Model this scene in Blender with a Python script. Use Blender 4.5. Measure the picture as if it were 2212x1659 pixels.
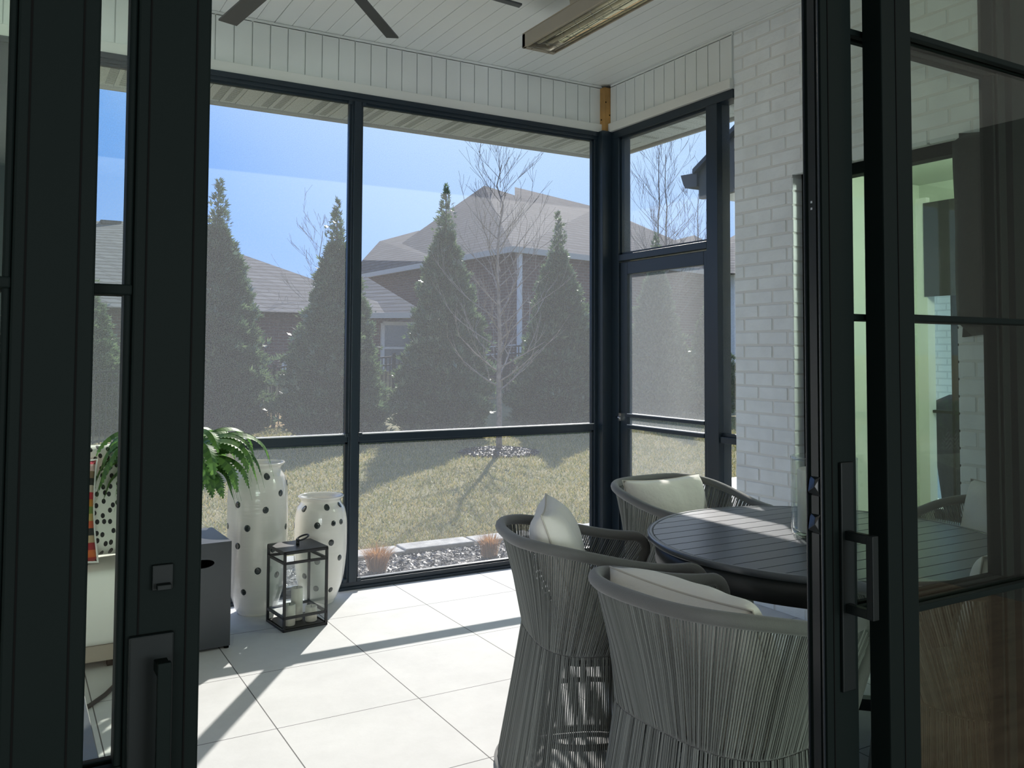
import bpy, bmesh, math, random
import numpy as np
from mathutils import Vector, Matrix, Euler

# ------------------------------------------------------------------ scene, camera, light
sc = bpy.context.scene
col = sc.collection
for o in list(bpy.data.objects):
    bpy.data.objects.remove(o)
sc.view_settings.view_transform = 'Standard'
sc.view_settings.look = 'None'
sc.view_settings.gamma = 1.0
sc.view_settings.use_curve_mapping = False
sc.view_settings.exposure = 0.38
sc.cycles.transparent_max_bounces = 32
sc.cycles.max_bounces = 10
sc.cycles.diffuse_bounces = 5
sc.cycles.caustics_reflective = False
sc.cycles.caustics_refractive = False
sc.cycles.sample_clamp_indirect = 6.0

W_, H_ = 2212.0, 1659.0
F_, CY_ = 1875.35, 683.65
YAW, PITCH, ROLL = 0.52677643, 0.0425753525, 0.00456181824
EYE = Vector((0.0, 0.0, 1.39))
fw = Vector((math.sin(YAW) * math.cos(PITCH), math.cos(YAW) * math.cos(PITCH), math.sin(PITCH)))
r0 = Vector((math.cos(YAW), -math.sin(YAW), 0.0))
u0 = r0.cross(fw)
rt = r0 * math.cos(ROLL) + u0 * math.sin(ROLL)
up = -r0 * math.sin(ROLL) + u0 * math.cos(ROLL)
cam_d = bpy.data.cameras.new('camera')
cam = bpy.data.objects.new('camera', cam_d)
col.objects.link(cam)
M = Matrix.Identity(4)
for i in range(3):
    M[i][0] = rt[i]; M[i][1] = up[i]; M[i][2] = -fw[i]; M[i][3] = EYE[i]
cam.matrix_world = M
cam_d.sensor_width = 36.0
cam_d.lens = F_ / W_ * 36.0
cam_d.shift_y = (CY_ - H_ / 2) / W_
cam_d.clip_start = 0.02
cam_d.clip_end = 400
sc.camera = cam


def ray(x, y):
    return fw + rt * ((x - W_ / 2) / F_) - up * ((y - CY_) / F_)


def at(x, y, d):
    """point of the place seen at this spot of the photograph, d metres deep"""
    return EYE + ray(x, y) * d


def onz(x, y, z):
    r = ray(x, y)
    return EYE + r * ((z - EYE.z) / r.z)


SUNV = Vector((0.70, 1.04, 0.90)).normalized()
sun_d = bpy.data.lights.new('sun', 'SUN')
sun_d.energy = 5.3
sun_d.angle = math.radians(0.53)
sun_d.color = (1.0, 0.955, 0.89)
sun = bpy.data.objects.new('sun', sun_d)
col.objects.link(sun)
sun.rotation_euler = SUNV.to_track_quat('Z', 'Y').to_euler()
sun.location = (10, 14, 14)

world = bpy.data.worlds.new('sky')
sc.world = world
world.use_nodes = True
nt = world.node_tree
nt.nodes.clear()
wo = nt.nodes.new('ShaderNodeOutputWorld')
bg = nt.nodes.new('ShaderNodeBackground')
tc = nt.nodes.new('ShaderNodeTexCoord')
# clear sky: paler towards the sun's side and the horizon, deeper blue away from it
dp = nt.nodes.new('ShaderNodeVectorMath'); dp.operation = 'DOT_PRODUCT'
dp.inputs[1].default_value = SUNV[:]
nt.links.new(tc.outputs['Generated'], dp.inputs[0])
rp = nt.nodes.new('ShaderNodeValToRGB')
nt.links.new(dp.outputs['Value'], rp.inputs[0])
sx = nt.nodes.new('ShaderNodeSeparateXYZ')
nt.links.new(tc.outputs['Generated'], sx.inputs[0])
mz = nt.nodes.new('ShaderNodeMapRange')
mz.inputs['From Min'].default_value = 0.0; mz.inputs['From Max'].default_value = 0.22
mz.inputs['To Min'].default_value = 0.45; mz.inputs['To Max'].default_value = 0.0
nt.links.new(sx.outputs['Z'], mz.inputs[0])
mxs = nt.nodes.new('ShaderNodeMix'); mxs.data_type = 'RGBA'
nt.links.new(mz.outputs[0], mxs.inputs[0])
nt.links.new(rp.outputs[0], mxs.inputs[6])
mxs.inputs[7].default_value = (0.60, 0.76, 0.95, 1)
nt.links.new(mxs.outputs[2], bg.inputs[0])
nt.links.new(bg.outputs[0], wo.inputs[0])
e = rp.color_ramp.elements
e[0].position = 0.30; e[0].color = (0.22, 0.34, 0.60, 1)
e[1].position = 1.0; e[1].color = (0.85, 0.92, 1.0, 1)
for p_, c_ in ((0.76, (0.07, 0.27, 0.82, 1)), (0.83, (0.16, 0.38, 0.90, 1)), (0.88, (0.36, 0.56, 0.97, 1)), (0.93, (0.52, 0.71, 0.99, 1))):
    k = e.new(p_); k.color = c_
bg.inputs[1].default_value = 0.98

# ------------------------------------------------------------------ materials
MAT = {}


def mat(name, color=(.5, .5, .5), rough=.6, metal=0.0, spec=.5, **kw):
    if name in MAT:
        return MAT[name]
    m = bpy.data.materials.new(name)
    m.use_nodes = True
    t = m.node_tree
    b = t.nodes['Principled BSDF']
    b.inputs['Base Color'].default_value = (*color, 1)
    b.inputs['Roughness'].default_value = rough
    b.inputs['Metallic'].default_value = metal
    b.inputs['Specular IOR Level'].default_value = spec
    if 'sheen' in kw:
        b.inputs['Sheen Weight'].default_value = kw['sheen']
    if 'coat' in kw:
        b.inputs['Coat Weight'].default_value = kw['coat']
        b.inputs['Coat Roughness'].default_value = .05
    co = None
    src = t.nodes.new('ShaderNodeTexCoord')
    vec = src.outputs['Object']
    if 'noise' in kw:      # colour variation: (scale, amount, detail)
        s, a, d = kw['noise']
        n = t.nodes.new('ShaderNodeTexNoise')
        n.inputs['Scale'].default_value = s
        n.inputs['Detail'].default_value = d
        t.links.new(vec, n.inputs['Vector'])
        r = t.nodes.new('ShaderNodeValToRGB')
        c2 = kw.get('color2', tuple(min(1, c * (1 + a)) for c in color))
        c1 = tuple(c * (1 - a) for c in color) if 'color2' not in kw else color
        r.color_ramp.elements[0].position = .35; r.color_ramp.elements[1].position = .65
        r.color_ramp.elements[0].color = (*c1, 1)
        r.color_ramp.elements[1].color = (*c2, 1)
        t.links.new(n.outputs[0], r.inputs[0])
        t.links.new(r.outputs[0], b.inputs['Base Color'])
    if 'bump' in kw:       # (scale, strength, distance)
        s, st, di = kw['bump']
        n = t.nodes.new('ShaderNodeTexNoise')
        n.inputs['Scale'].default_value = s
        n.inputs['Detail'].default_value = 6
        if 'stretch' in kw:
            mp = t.nodes.new('ShaderNodeMapping')
            mp.inputs['Scale'].default_value = kw['stretch']
            t.links.new(vec, mp.inputs[0])
            t.links.new(mp.outputs[0], n.inputs['Vector'])
        else:
            t.links.new(vec, n.inputs['Vector'])
        bp = t.nodes.new('ShaderNodeBump')
        bp.inputs['Strength'].default_value = st
        bp.inputs['Distance'].default_value = di
        t.links.new(n.outputs[0], bp.inputs['Height'])
        t.links.new(bp.outputs[0], b.inputs['Normal'])
    MAT[name] = m
    return m


def nodes(m):
    return m.node_tree, m.node_tree.nodes['Principled BSDF']


def glassmat(name, tint, ior=1.5):
    m = bpy.data.materials.new(name)
    m.use_nodes = True
    t = m.node_tree
    t.nodes.clear()
    out = t.nodes.new('ShaderNodeOutputMaterial')
    tr = t.nodes.new('ShaderNodeBsdfTransparent')
    tr.inputs[0].default_value = (*tint, 1)
    gl = t.nodes.new('ShaderNodeBsdfGlossy')
    gl.inputs['Roughness'].default_value = .0
    fr = t.nodes.new('ShaderNodeFresnel')
    fr.inputs[0].default_value = ior
    mx = t.nodes.new('ShaderNodeMixShader')
    # both faces of a pane reflect; the same fresnel is used from either side
    geo = t.nodes.new('ShaderNodeNewGeometry')
    mixi = t.nodes.new('ShaderNodeMath'); mixi.operation = 'MULTIPLY_ADD'
    mixi.inputs[1].default_value = 1.0 / ior - ior
    mixi.inputs[2].default_value = ior
    t.links.new(geo.outputs['Backfacing'], mixi.inputs[0])
    t.links.new(mixi.outputs[0], fr.inputs[0])
    # Fresnel node already inverts on backfaces, so feed 1/ior there to keep it the same
    t.links.new(fr.outputs[0], mx.inputs[0])
    t.links.new(tr.outputs[0], mx.inputs[1])
    t.links.new(gl.outputs[0], mx.inputs[2])
    t.links.new(mx.outputs[0], out.inputs[0])
    MAT[name] = m
    return m


def screenmat(key='screen', lo_=.035, hi_=.14):
    m = bpy.data.materials.new('insect_' + key)
    m.use_nodes = True
    t = m.node_tree
    t.nodes.clear()
    out = t.nodes.new('ShaderNodeOutputMaterial')
    tr = t.nodes.new('ShaderNodeBsdfTransparent')
    tl = t.nodes.new('ShaderNodeBsdfTranslucent'); tl.inputs[0].default_value = (.60, .62, .64, 1)
    df = t.nodes.new('ShaderNodeBsdfDiffuse'); df.inputs[0].default_value = (.12, .13, .14, 1)
    ad = t.nodes.new('ShaderNodeMixShader'); ad.inputs[0].default_value = .25
    t.links.new(tl.outputs[0], ad.inputs[1]); t.links.new(df.outputs[0], ad.inputs[2])
    # weave: fine threads, thin gaps; a slight large scale unevenness of the cloth
    tcn = t.nodes.new('ShaderNodeTexCoord')
    n = t.nodes.new('ShaderNodeTexNoise'); n.inputs['Scale'].default_value = 230; n.inputs['Detail'].default_value = 2
    t.links.new(tcn.outputs['Object'], n.inputs['Vector'])
    mr = t.nodes.new('ShaderNodeMapRange')
    mr.inputs['From Min'].default_value = .3; mr.inputs['From Max'].default_value = .7
    mr.inputs['To Min'].default_value = lo_; mr.inputs['To Max'].default_value = hi_
    t.links.new(n.outputs[0], mr.inputs[0])
    mx = t.nodes.new('ShaderNodeMixShader')
    t.links.new(mr.outputs[0], mx.inputs[0])
    t.links.new(tr.outputs[0], mx.inputs[1]); t.links.new(ad.outputs[0], mx.inputs[2])
    t.links.new(mx.outputs[0], out.inputs[0])
    MAT[key] = m
    return m


mat('frame', (.017, .029, .042), .34, spec=.45, bump=(60, .05, .001))
mat('door_frame', (.0028, .0062, .0056), .65, spec=.08)
mat('door_edge', (.014, .018, .022), .22, spec=.7)
mat('handle_black', (.003, .006, .006), .5, spec=.18)
mat('sun_glint', (.60, .61, .63), .4)  # pale colour for strips that paint sun glint on dark rails
mat('edge_black', (.008, .011, .013), .2, spec=.35)
mat('white_trim', (.74, .75, .72), .45, bump=(14, .05, .002))
mat('siding', (.77, .80, .79), .5, bump=(9, .05, .004))
mat('ceiling_vinyl', (.84, .87, .86), .5, bump=(7, .06, .004))
mat('groove', (.33, .34, .31), .8)
mat('brick_paint', (.84, .88, .90), .62, bump=(30, .5, .006), noise=(6, .05, 4))
mat('mortar_paint', (.76, .77, .76), .75, bump=(50, .5, .004))
mat('raw_wood', (.42, .23, .07), .6, noise=(5, .3, 5), bump=(20, .3, .002), stretch=(6, 6, .6))
leaf_rope = True
mat('rope_wrap', (.135, .137, .135), .78, sheen=.3, bump=(300, .6, .0015), stretch=(1, 1, 1))
mat('cushion', (.74, .69, .62), .9, sheen=.3, bump=(26, .35, .008))
mat('cushion_weave', (.82, .79, .74), .9, sheen=.3, bump=(10, .55, .015))
mat('piping_fabric', (.60, .56, .50), .9)
mat('table_metal', (.075, .084, .100), .32, spec=.8, bump=(220, .08, .0006))
mat('table_dark', (.030, .034, .037), .45)
mat('lantern_metal', (.022, .023, .025), .45, bump=(40, .05, .001))
mat('wax', (.80, .76, .64), .5, bump=(12, .1, .003))
mat('glaze_white', (.80, .78, .73), .13, spec=.6, coat=.4, bump=(9, .22, .012), stretch=(.6, .6, 5))
mat('glaze_dot', (.035, .045, .045), .18, noise=(60, .6, 3), coat=.5)
mat('stand_metal', (.050, .056, .064), .36, bump=(250, .12, .0005))
mat('black', (.004, .004, .004), .8, spec=.05)
mat('mulch', (.035, .030, .028), .8, noise=(18, .5, 4), bump=(40, .8, .02))
mat('mulch_chip', (.050, .044, .040), .5, spec=.6)
mat('stone', (.42, .41, .38), .85, noise=(7, .25, 6), bump=(22, .7, .01))
mat('bark', (.17, .14, .11), .9, noise=(14, .3, 4), bump=(30, .6, .01))
mat('bark_grey', (.27, .23, .20), .75, noise=(14, .3, 4))
mat('tan_wood', (.33, .28, .23), .6, bump=(12, .2, .003), stretch=(1, 12, 12))
mat('sofa_fabric', (.72, .71, .67), .9, sheen=.2, bump=(60, .15, .002))
mat('dark_siding', (.085, .095, .095), .6)
mat('gutter_dark', (.05, .055, .06), .45)
mat('soffit_white', (.70, .75, .74), .5)
mat('house_trim', (.55, .54, .50), .6)
mat('window_white', (.78, .79, .80), .4)
mat('pane_dark', (.10, .13, .16), .12, spec=.8)
mat('fence_black', (.015, .015, .018), .5)
mat('fan_blade', (.055, .060, .064), .42)
mat('heater_steel', (.42, .38, .32), .42, metal=.75)
mat('heater_mirror', (.80, .80, .72), .08, metal=1.0)
mat('heater_tube', (.72, .68, .52), .12, spec=.8, metal=.35)
mat('wire', (.30, .31, .29), .3, metal=.8)
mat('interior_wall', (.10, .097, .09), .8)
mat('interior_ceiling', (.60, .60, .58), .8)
mat('den_wall', (.50, .55, .47), .8)
mat('blind', (.012, .014, .014), .7)
mat('cover_fabric', (.016, .018, .020), .75, bump=(9, .5, .03))
mat('metal_bright', (.55, .55, .55), .2, metal=1.0)
mat('cord', (.012, .012, .013), .6)
mat('soil', (.05, .035, .025), .9)
mat('red_cloth', (.45, .04, .05), .9)
mat('piping_white', (.8, .8, .78), .8)
glassmat('door_glass', (.950, .985, .945))
glassmat('clear_glass', (.955, .975, .97))
glassmat('window_glass', (.90, .985, .965))
screenmat()
screenmat('door_screen', .16, .30)

# leaves
def leafmat(name, c, c2, rough=.45, tl=.25, scale=3.0, spec=.5):
    m = mat(name, c, rough, spec=spec)
    t, b = nodes(m)
    src = t.nodes.new('ShaderNodeNewGeometry')
    r = t.nodes.new('ShaderNodeValToRGB')
    r.color_ramp.elements[0].color = (*c, 1); r.color_ramp.elements[1].color = (*c2, 1)
    t.links.new(src.outputs['Random Per Island'], r.inputs[0])
    t.links.new(r.outputs[0], b.inputs['Base Color'])
    tr = t.nodes.new('ShaderNodeBsdfTranslucent')
    t.links.new(r.outputs[0], tr.inputs[0])
    mx = t.nodes.new('ShaderNodeMixShader'); mx.inputs[0].default_value = tl
    out = [n for n in t.nodes if n.type == 'OUTPUT_MATERIAL'][0]
    t.links.new(b.outputs[0], mx.inputs[1]); t.links.new(tr.outputs[0], mx.inputs[2])
    t.links.new(mx.outputs[0], out.inputs[0])
    return m


leafmat('rope', (.110, .117, .113), (.27, .285, .275), .8, .02, spec=.3)
leafmat('arbor', (.040, .090, .045), (.19, .27, .13), .26, .38, spec=1.0)
leafmat('fern', (.06, .15, .045), (.18, .36, .08), .5, .45)
leafmat('grass', (.17, .22, .055), (.60, .48, .22), .55, .35)
leafmat('dry_grass', (.36, .17, .06), (.62, .36, .14), .6, .35)

# floor tiles (joints laid where the photo shows them), porch floor
def brick_floor():
    m = mat('porch_tile', (.66, .66, .65), .7, spec=.2)
    t, b = nodes(m)
    g = t.nodes.new('ShaderNodeTexCoord')
    sp = t.nodes.new('ShaderNodeSeparateXYZ'); t.links.new(g.outputs['Object'], sp.inputs[0])

    def joint(out, off, size, w):
        a = t.nodes.new('ShaderNodeMath'); a.operation = 'SUBTRACT'; a.inputs[1].default_value = off
        t.links.new(out, a.inputs[0])
        p = t.nodes.new('ShaderNodeMath'); p.operation = 'PINGPONG'; p.inputs[1].default_value = size / 2
        t.links.new(a.outputs[0], p.inputs[0])
        c = t.nodes.new('ShaderNodeMath'); c.operation = 'LESS_THAN'; c.inputs[1].default_value = w
        t.links.new(p.outputs[0], c.inputs[0])
        return c.outputs[0]
    jx = joint(sp.outputs['X'], .900, .5725, .0022)
    jy = joint(sp.outputs['Y'], 2.672, .5905, .0020)
    mx = t.nodes.new('ShaderNodeMath'); mx.operation = 'MAXIMUM'
    t.links.new(jx, mx.inputs[0]); t.links.new(jy, mx.inputs[1])
    n = t.nodes.new('ShaderNodeTexNoise'); n.inputs['Scale'].default_value = 3.5; n.inputs['Detail'].default_value = 10
    n.inputs['Roughness'].default_value = .7
    t.links.new(g.outputs['Object'], n.inputs['Vector'])
    r = t.nodes.new('ShaderNodeValToRGB')
    r.color_ramp.elements[0].position = .3; r.color_ramp.elements[1].position = .7
    r.color_ramp.elements[0].color = (.56, .565, .56, 1); r.color_ramp.elements[1].color = (.65, .655, .65, 1)
    t.links.new(n.outputs[0], r.inputs[0])
    mc = t.nodes.new('ShaderNodeMix'); mc.data_type = 'RGBA'
    mc.inputs[7].default_value = (.10, .10, .10, 1)
    t.links.new(mx.outputs[0], mc.inputs[0]); t.links.new(r.outputs[0], mc.inputs[6])
    t.links.new(mc.outputs[2], b.inputs['Base Color'])
    bp = t.nodes.new('ShaderNodeBump'); bp.inputs['Strength'].default_value = .15; bp.inputs['Distance'].default_value = .002
    n2 = t.nodes.new('ShaderNodeTexNoise'); n2.inputs['Scale'].default_value = 60
    t.links.new(g.outputs['Object'], n2.inputs['Vector'])
    t.links.new(n2.outputs[0], bp.inputs['Height']); t.links.new(bp.outputs[0], b.inputs['Normal'])


brick_floor()


def shinglemat(name, c1, c2):
    m = mat(name, c1, .9, spec=.2)
    t, b = nodes(m)
    g = t.nodes.new('ShaderNodeTexCoord')
    sp = t.nodes.new('ShaderNodeSeparateXYZ'); t.links.new(g.outputs['Object'], sp.inputs[0])
    ad = t.nodes.new('ShaderNodeMath'); ad.operation = 'ADD'
    t.links.new(sp.outputs['X'], ad.inputs[0]); t.links.new(sp.outputs['Y'], ad.inputs[1])
    cb = t.nodes.new('ShaderNodeCombineXYZ')
    t.links.new(ad.outputs[0], cb.inputs[0]); t.links.new(sp.outputs['Z'], cb.inputs[1])
    br = t.nodes.new('ShaderNodeTexBrick')
    br.inputs['Scale'].default_value = 1.0
    br.inputs['Brick Width'].default_value = .42 if 'shing' in name else .24; br.inputs['Row Height'].default_value = .115 if 'shing' in name else .08
    br.inputs['Mortar Size'].default_value = .018 if 'shing' in name else .010
    br.inputs['Color1'].default_value = (*c1, 1); br.inputs['Color2'].default_value = (*c2, 1)
    br.inputs['Mortar'].default_value = (c1[0] * .45, c1[1] * .45, c1[2] * .45, 1)
    t.links.new(cb.outputs[0], br.inputs['Vector'])
    t.links.new(br.outputs[0], b.inputs['Base Color'])


shinglemat('shingle', (.115, .115, .120), (.185, .183, .182))
shinglemat('shingle_dark', (.070, .073, .084), (.115, .117, .125))
shinglemat('house_brick', (.11, .055, .05), (.17, .09, .08))
t, b = nodes(MAT['house_brick'])
[n for n in t.nodes if n.type == 'TEX_BRICK'][0].inputs['Mortar'].default_value = (.22, .19, .18, 1)
shinglemat('far_brick', (.86, .86, .83), (.90, .90, .88))
[n for n in MAT['far_brick'].node_tree.nodes if n.type == 'TEX_BRICK'][0].inputs['Mortar'].default_value = (.72, .72, .70, 1)

# lawn ground
m = mat('lawn', (.19, .19, .08), .9, noise=(1.2, .3, 8), color2=(.36, .31, .15), bump=(50, 1, .05))
m = mat('dry_lawn', (.50, .33, .13), .9, noise=(2, .2, 6), bump=(50, 1, .05))

# wood floor indoors
m = mat('oak_floor', (.22, .15, .10), .35)
t, b = nodes(m)
g = t.nodes.new('ShaderNodeTexCoord')
mp = t.nodes.new('ShaderNodeMapping'); mp.inputs['Scale'].default_value = (1.2, 9, 1)
t.links.new(g.outputs['Object'], mp.inputs[0])
n = t.nodes.new('ShaderNodeTexNoise'); n.inputs['Scale'].default_value = 2.2; n.inputs['Detail'].default_value = 8
n.inputs['Distortion'].default_value = 1.2
t.links.new(mp.outputs[0], n.inputs['Vector'])
r = t.nodes.new('ShaderNodeValToRGB')
r.color_ramp.elements[0].position = .32; r.color_ramp.elements[1].position = .68
r.color_ramp.elements[0].color = (.16, .105, .07, 1); r.color_ramp.elements[1].color = (.34, .25, .18, 1)
t.links.new(n.outputs[0], r.inputs[0]); t.links.new(r.outputs[0], b.inputs['Base Color'])


def emis(name, c, s):
    m = bpy.data.materials.new(name); m.use_nodes = True
    b = m.node_tree.nodes['Principled BSDF']
    b.inputs['Base Color'].default_value = (*c, 1)
    b.inputs['Emission Color'].default_value = (*c, 1)
    b.inputs['Emission Strength'].default_value = s
    MAT[name] = m


emis('lamp_warm', (1, .55, .25), 14)
emis('lamp_cool', (.85, .9, 1), 5)


# chevron, dotted and striped textiles / ceramic
def chevron():
    m = mat('chevron_glaze', (.8, .8, .78), .3)
    t, b = nodes(m)
    g = t.nodes.new('ShaderNodeTexCoord')
    sp = t.nodes.new('ShaderNodeSeparateXYZ'); t.links.new(g.outputs['Object'], sp.inputs[0])
    at2 = t.nodes.new('ShaderNodeMath'); at2.operation = 'ARCTAN2'
    t.links.new(sp.outputs['Y'], at2.inputs[0]); t.links.new(sp.outputs['X'], at2.inputs[1])
    pp = t.nodes.new('ShaderNodeMath'); pp.operation = 'PINGPONG'; pp.inputs[1].default_value = math.pi / 10
    t.links.new(at2.outputs[0], pp.inputs[0])
    ma = t.nodes.new('ShaderNodeMath'); ma.operation = 'MULTIPLY_ADD'; ma.inputs[1].default_value = .17
    t.links.new(pp.outputs[0], ma.inputs[0]); t.links.new(sp.outputs['Z'], ma.inputs[2])
    md = t.nodes.new('ShaderNodeMath'); md.operation = 'PINGPONG'; md.inputs[1].default_value = .018
    t.links.new(ma.outputs[0], md.inputs[0])
    gt = t.nodes.new('ShaderNodeMath'); gt.operation = 'GREATER_THAN'; gt.inputs[1].default_value = .009
    t.links.new(md.outputs[0], gt.inputs[0])
    mc = t.nodes.new('ShaderNodeMix'); mc.data_type = 'RGBA'
    mc.inputs[6].default_value = (.80, .80, .77, 1); mc.inputs[7].default_value = (.03, .03, .035, 1)
    t.links.new(gt.outputs[0], mc.inputs[0]); t.links.new(mc.outputs[2], b.inputs['Base Color'])


chevron()


def dotted():
    m = mat('dotted_cloth', (.76, .75, .70), .9, sheen=.2)
    t, b = nodes(m)
    g = t.nodes.new('ShaderNodeTexCoord')
    sp = t.nodes.new('ShaderNodeSeparateXYZ'); t.links.new(g.outputs['Object'], sp.inputs[0])
    cbn = t.nodes.new('ShaderNodeCombineXYZ'); t.links.new(sp.outputs['X'], cbn.inputs[0]); t.links.new(sp.outputs['Z'], cbn.inputs[1])
    mp = t.nodes.new('ShaderNodeMapping'); mp.inputs['Scale'].default_value = (1.25, .95, 1)
    t.links.new(cbn.outputs[0], mp.inputs[0])
    v = t.nodes.new('ShaderNodeTexVoronoi'); v.voronoi_dimensions = '2D'
    v.inputs['Scale'].default_value = 24; v.inputs['Randomness'].default_value = .55
    t.links.new(mp.outputs[0], v.inputs['Vector'])
    lt = t.nodes.new('ShaderNodeMath'); lt.operation = 'LESS_THAN'; lt.inputs[1].default_value = .27
    t.links.new(v.outputs['Distance'], lt.inputs[0])
    mc = t.nodes.new('ShaderNodeMix'); mc.data_type = 'RGBA'
    mc.inputs[6].default_value = (.76, .75, .69, 1); mc.inputs[7].default_value = (.02, .02, .022, 1)
    t.links.new(lt.outputs[0], mc.inputs[0]); t.links.new(mc.outputs[2], b.inputs['Base Color'])


dotted()


def striped():
    m = mat('striped_cloth', (.5, .1, .1), .9)
    t, b = nodes(m)
    g = t.nodes.new('ShaderNodeTexCoord')
    sp = t.nodes.new('ShaderNodeSeparateXYZ'); t.links.new(g.outputs['Object'], sp.inputs[0])
    mr = t.nodes.new('ShaderNodeMapRange')
    mr.inputs['From Min'].default_value = -.24; mr.inputs['From Max'].default_value = .24
    t.links.new(sp.outputs['Z'], mr.inputs[0])
    r = t.nodes.new('ShaderNodeValToRGB'); r.color_ramp.interpolation = 'CONSTANT'
    cs = [(.35, .03, .03), (.55, .12, .03), (.30, .02, .03), (.45, .33, .20), (.03, .03, .03), (.55, .10, .04), (.5, .35, .12), (.16, .22, .05), (.55, .22, .03), (.5, .03, .04), (.6, .5, .4), (.03, .03, .03), (.25, .16, .10), (.70, .45, .45), (.55, .03, .07)]
    el = r.color_ramp.elements
    el[0].color = (*cs[0], 1); el[1].position = 1 / 15; el[1].color = (*cs[1], 1)
    for i in range(2, 15):
        k = el.new(i / 15); k.color = (*cs[i], 1)
    t.links.new(mr.outputs[0], r.inputs[0]); t.links.new(r.outputs[0], b.inputs['Base Color'])


striped()

# ------------------------------------------------------------------ builders
OFF = {}


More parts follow.
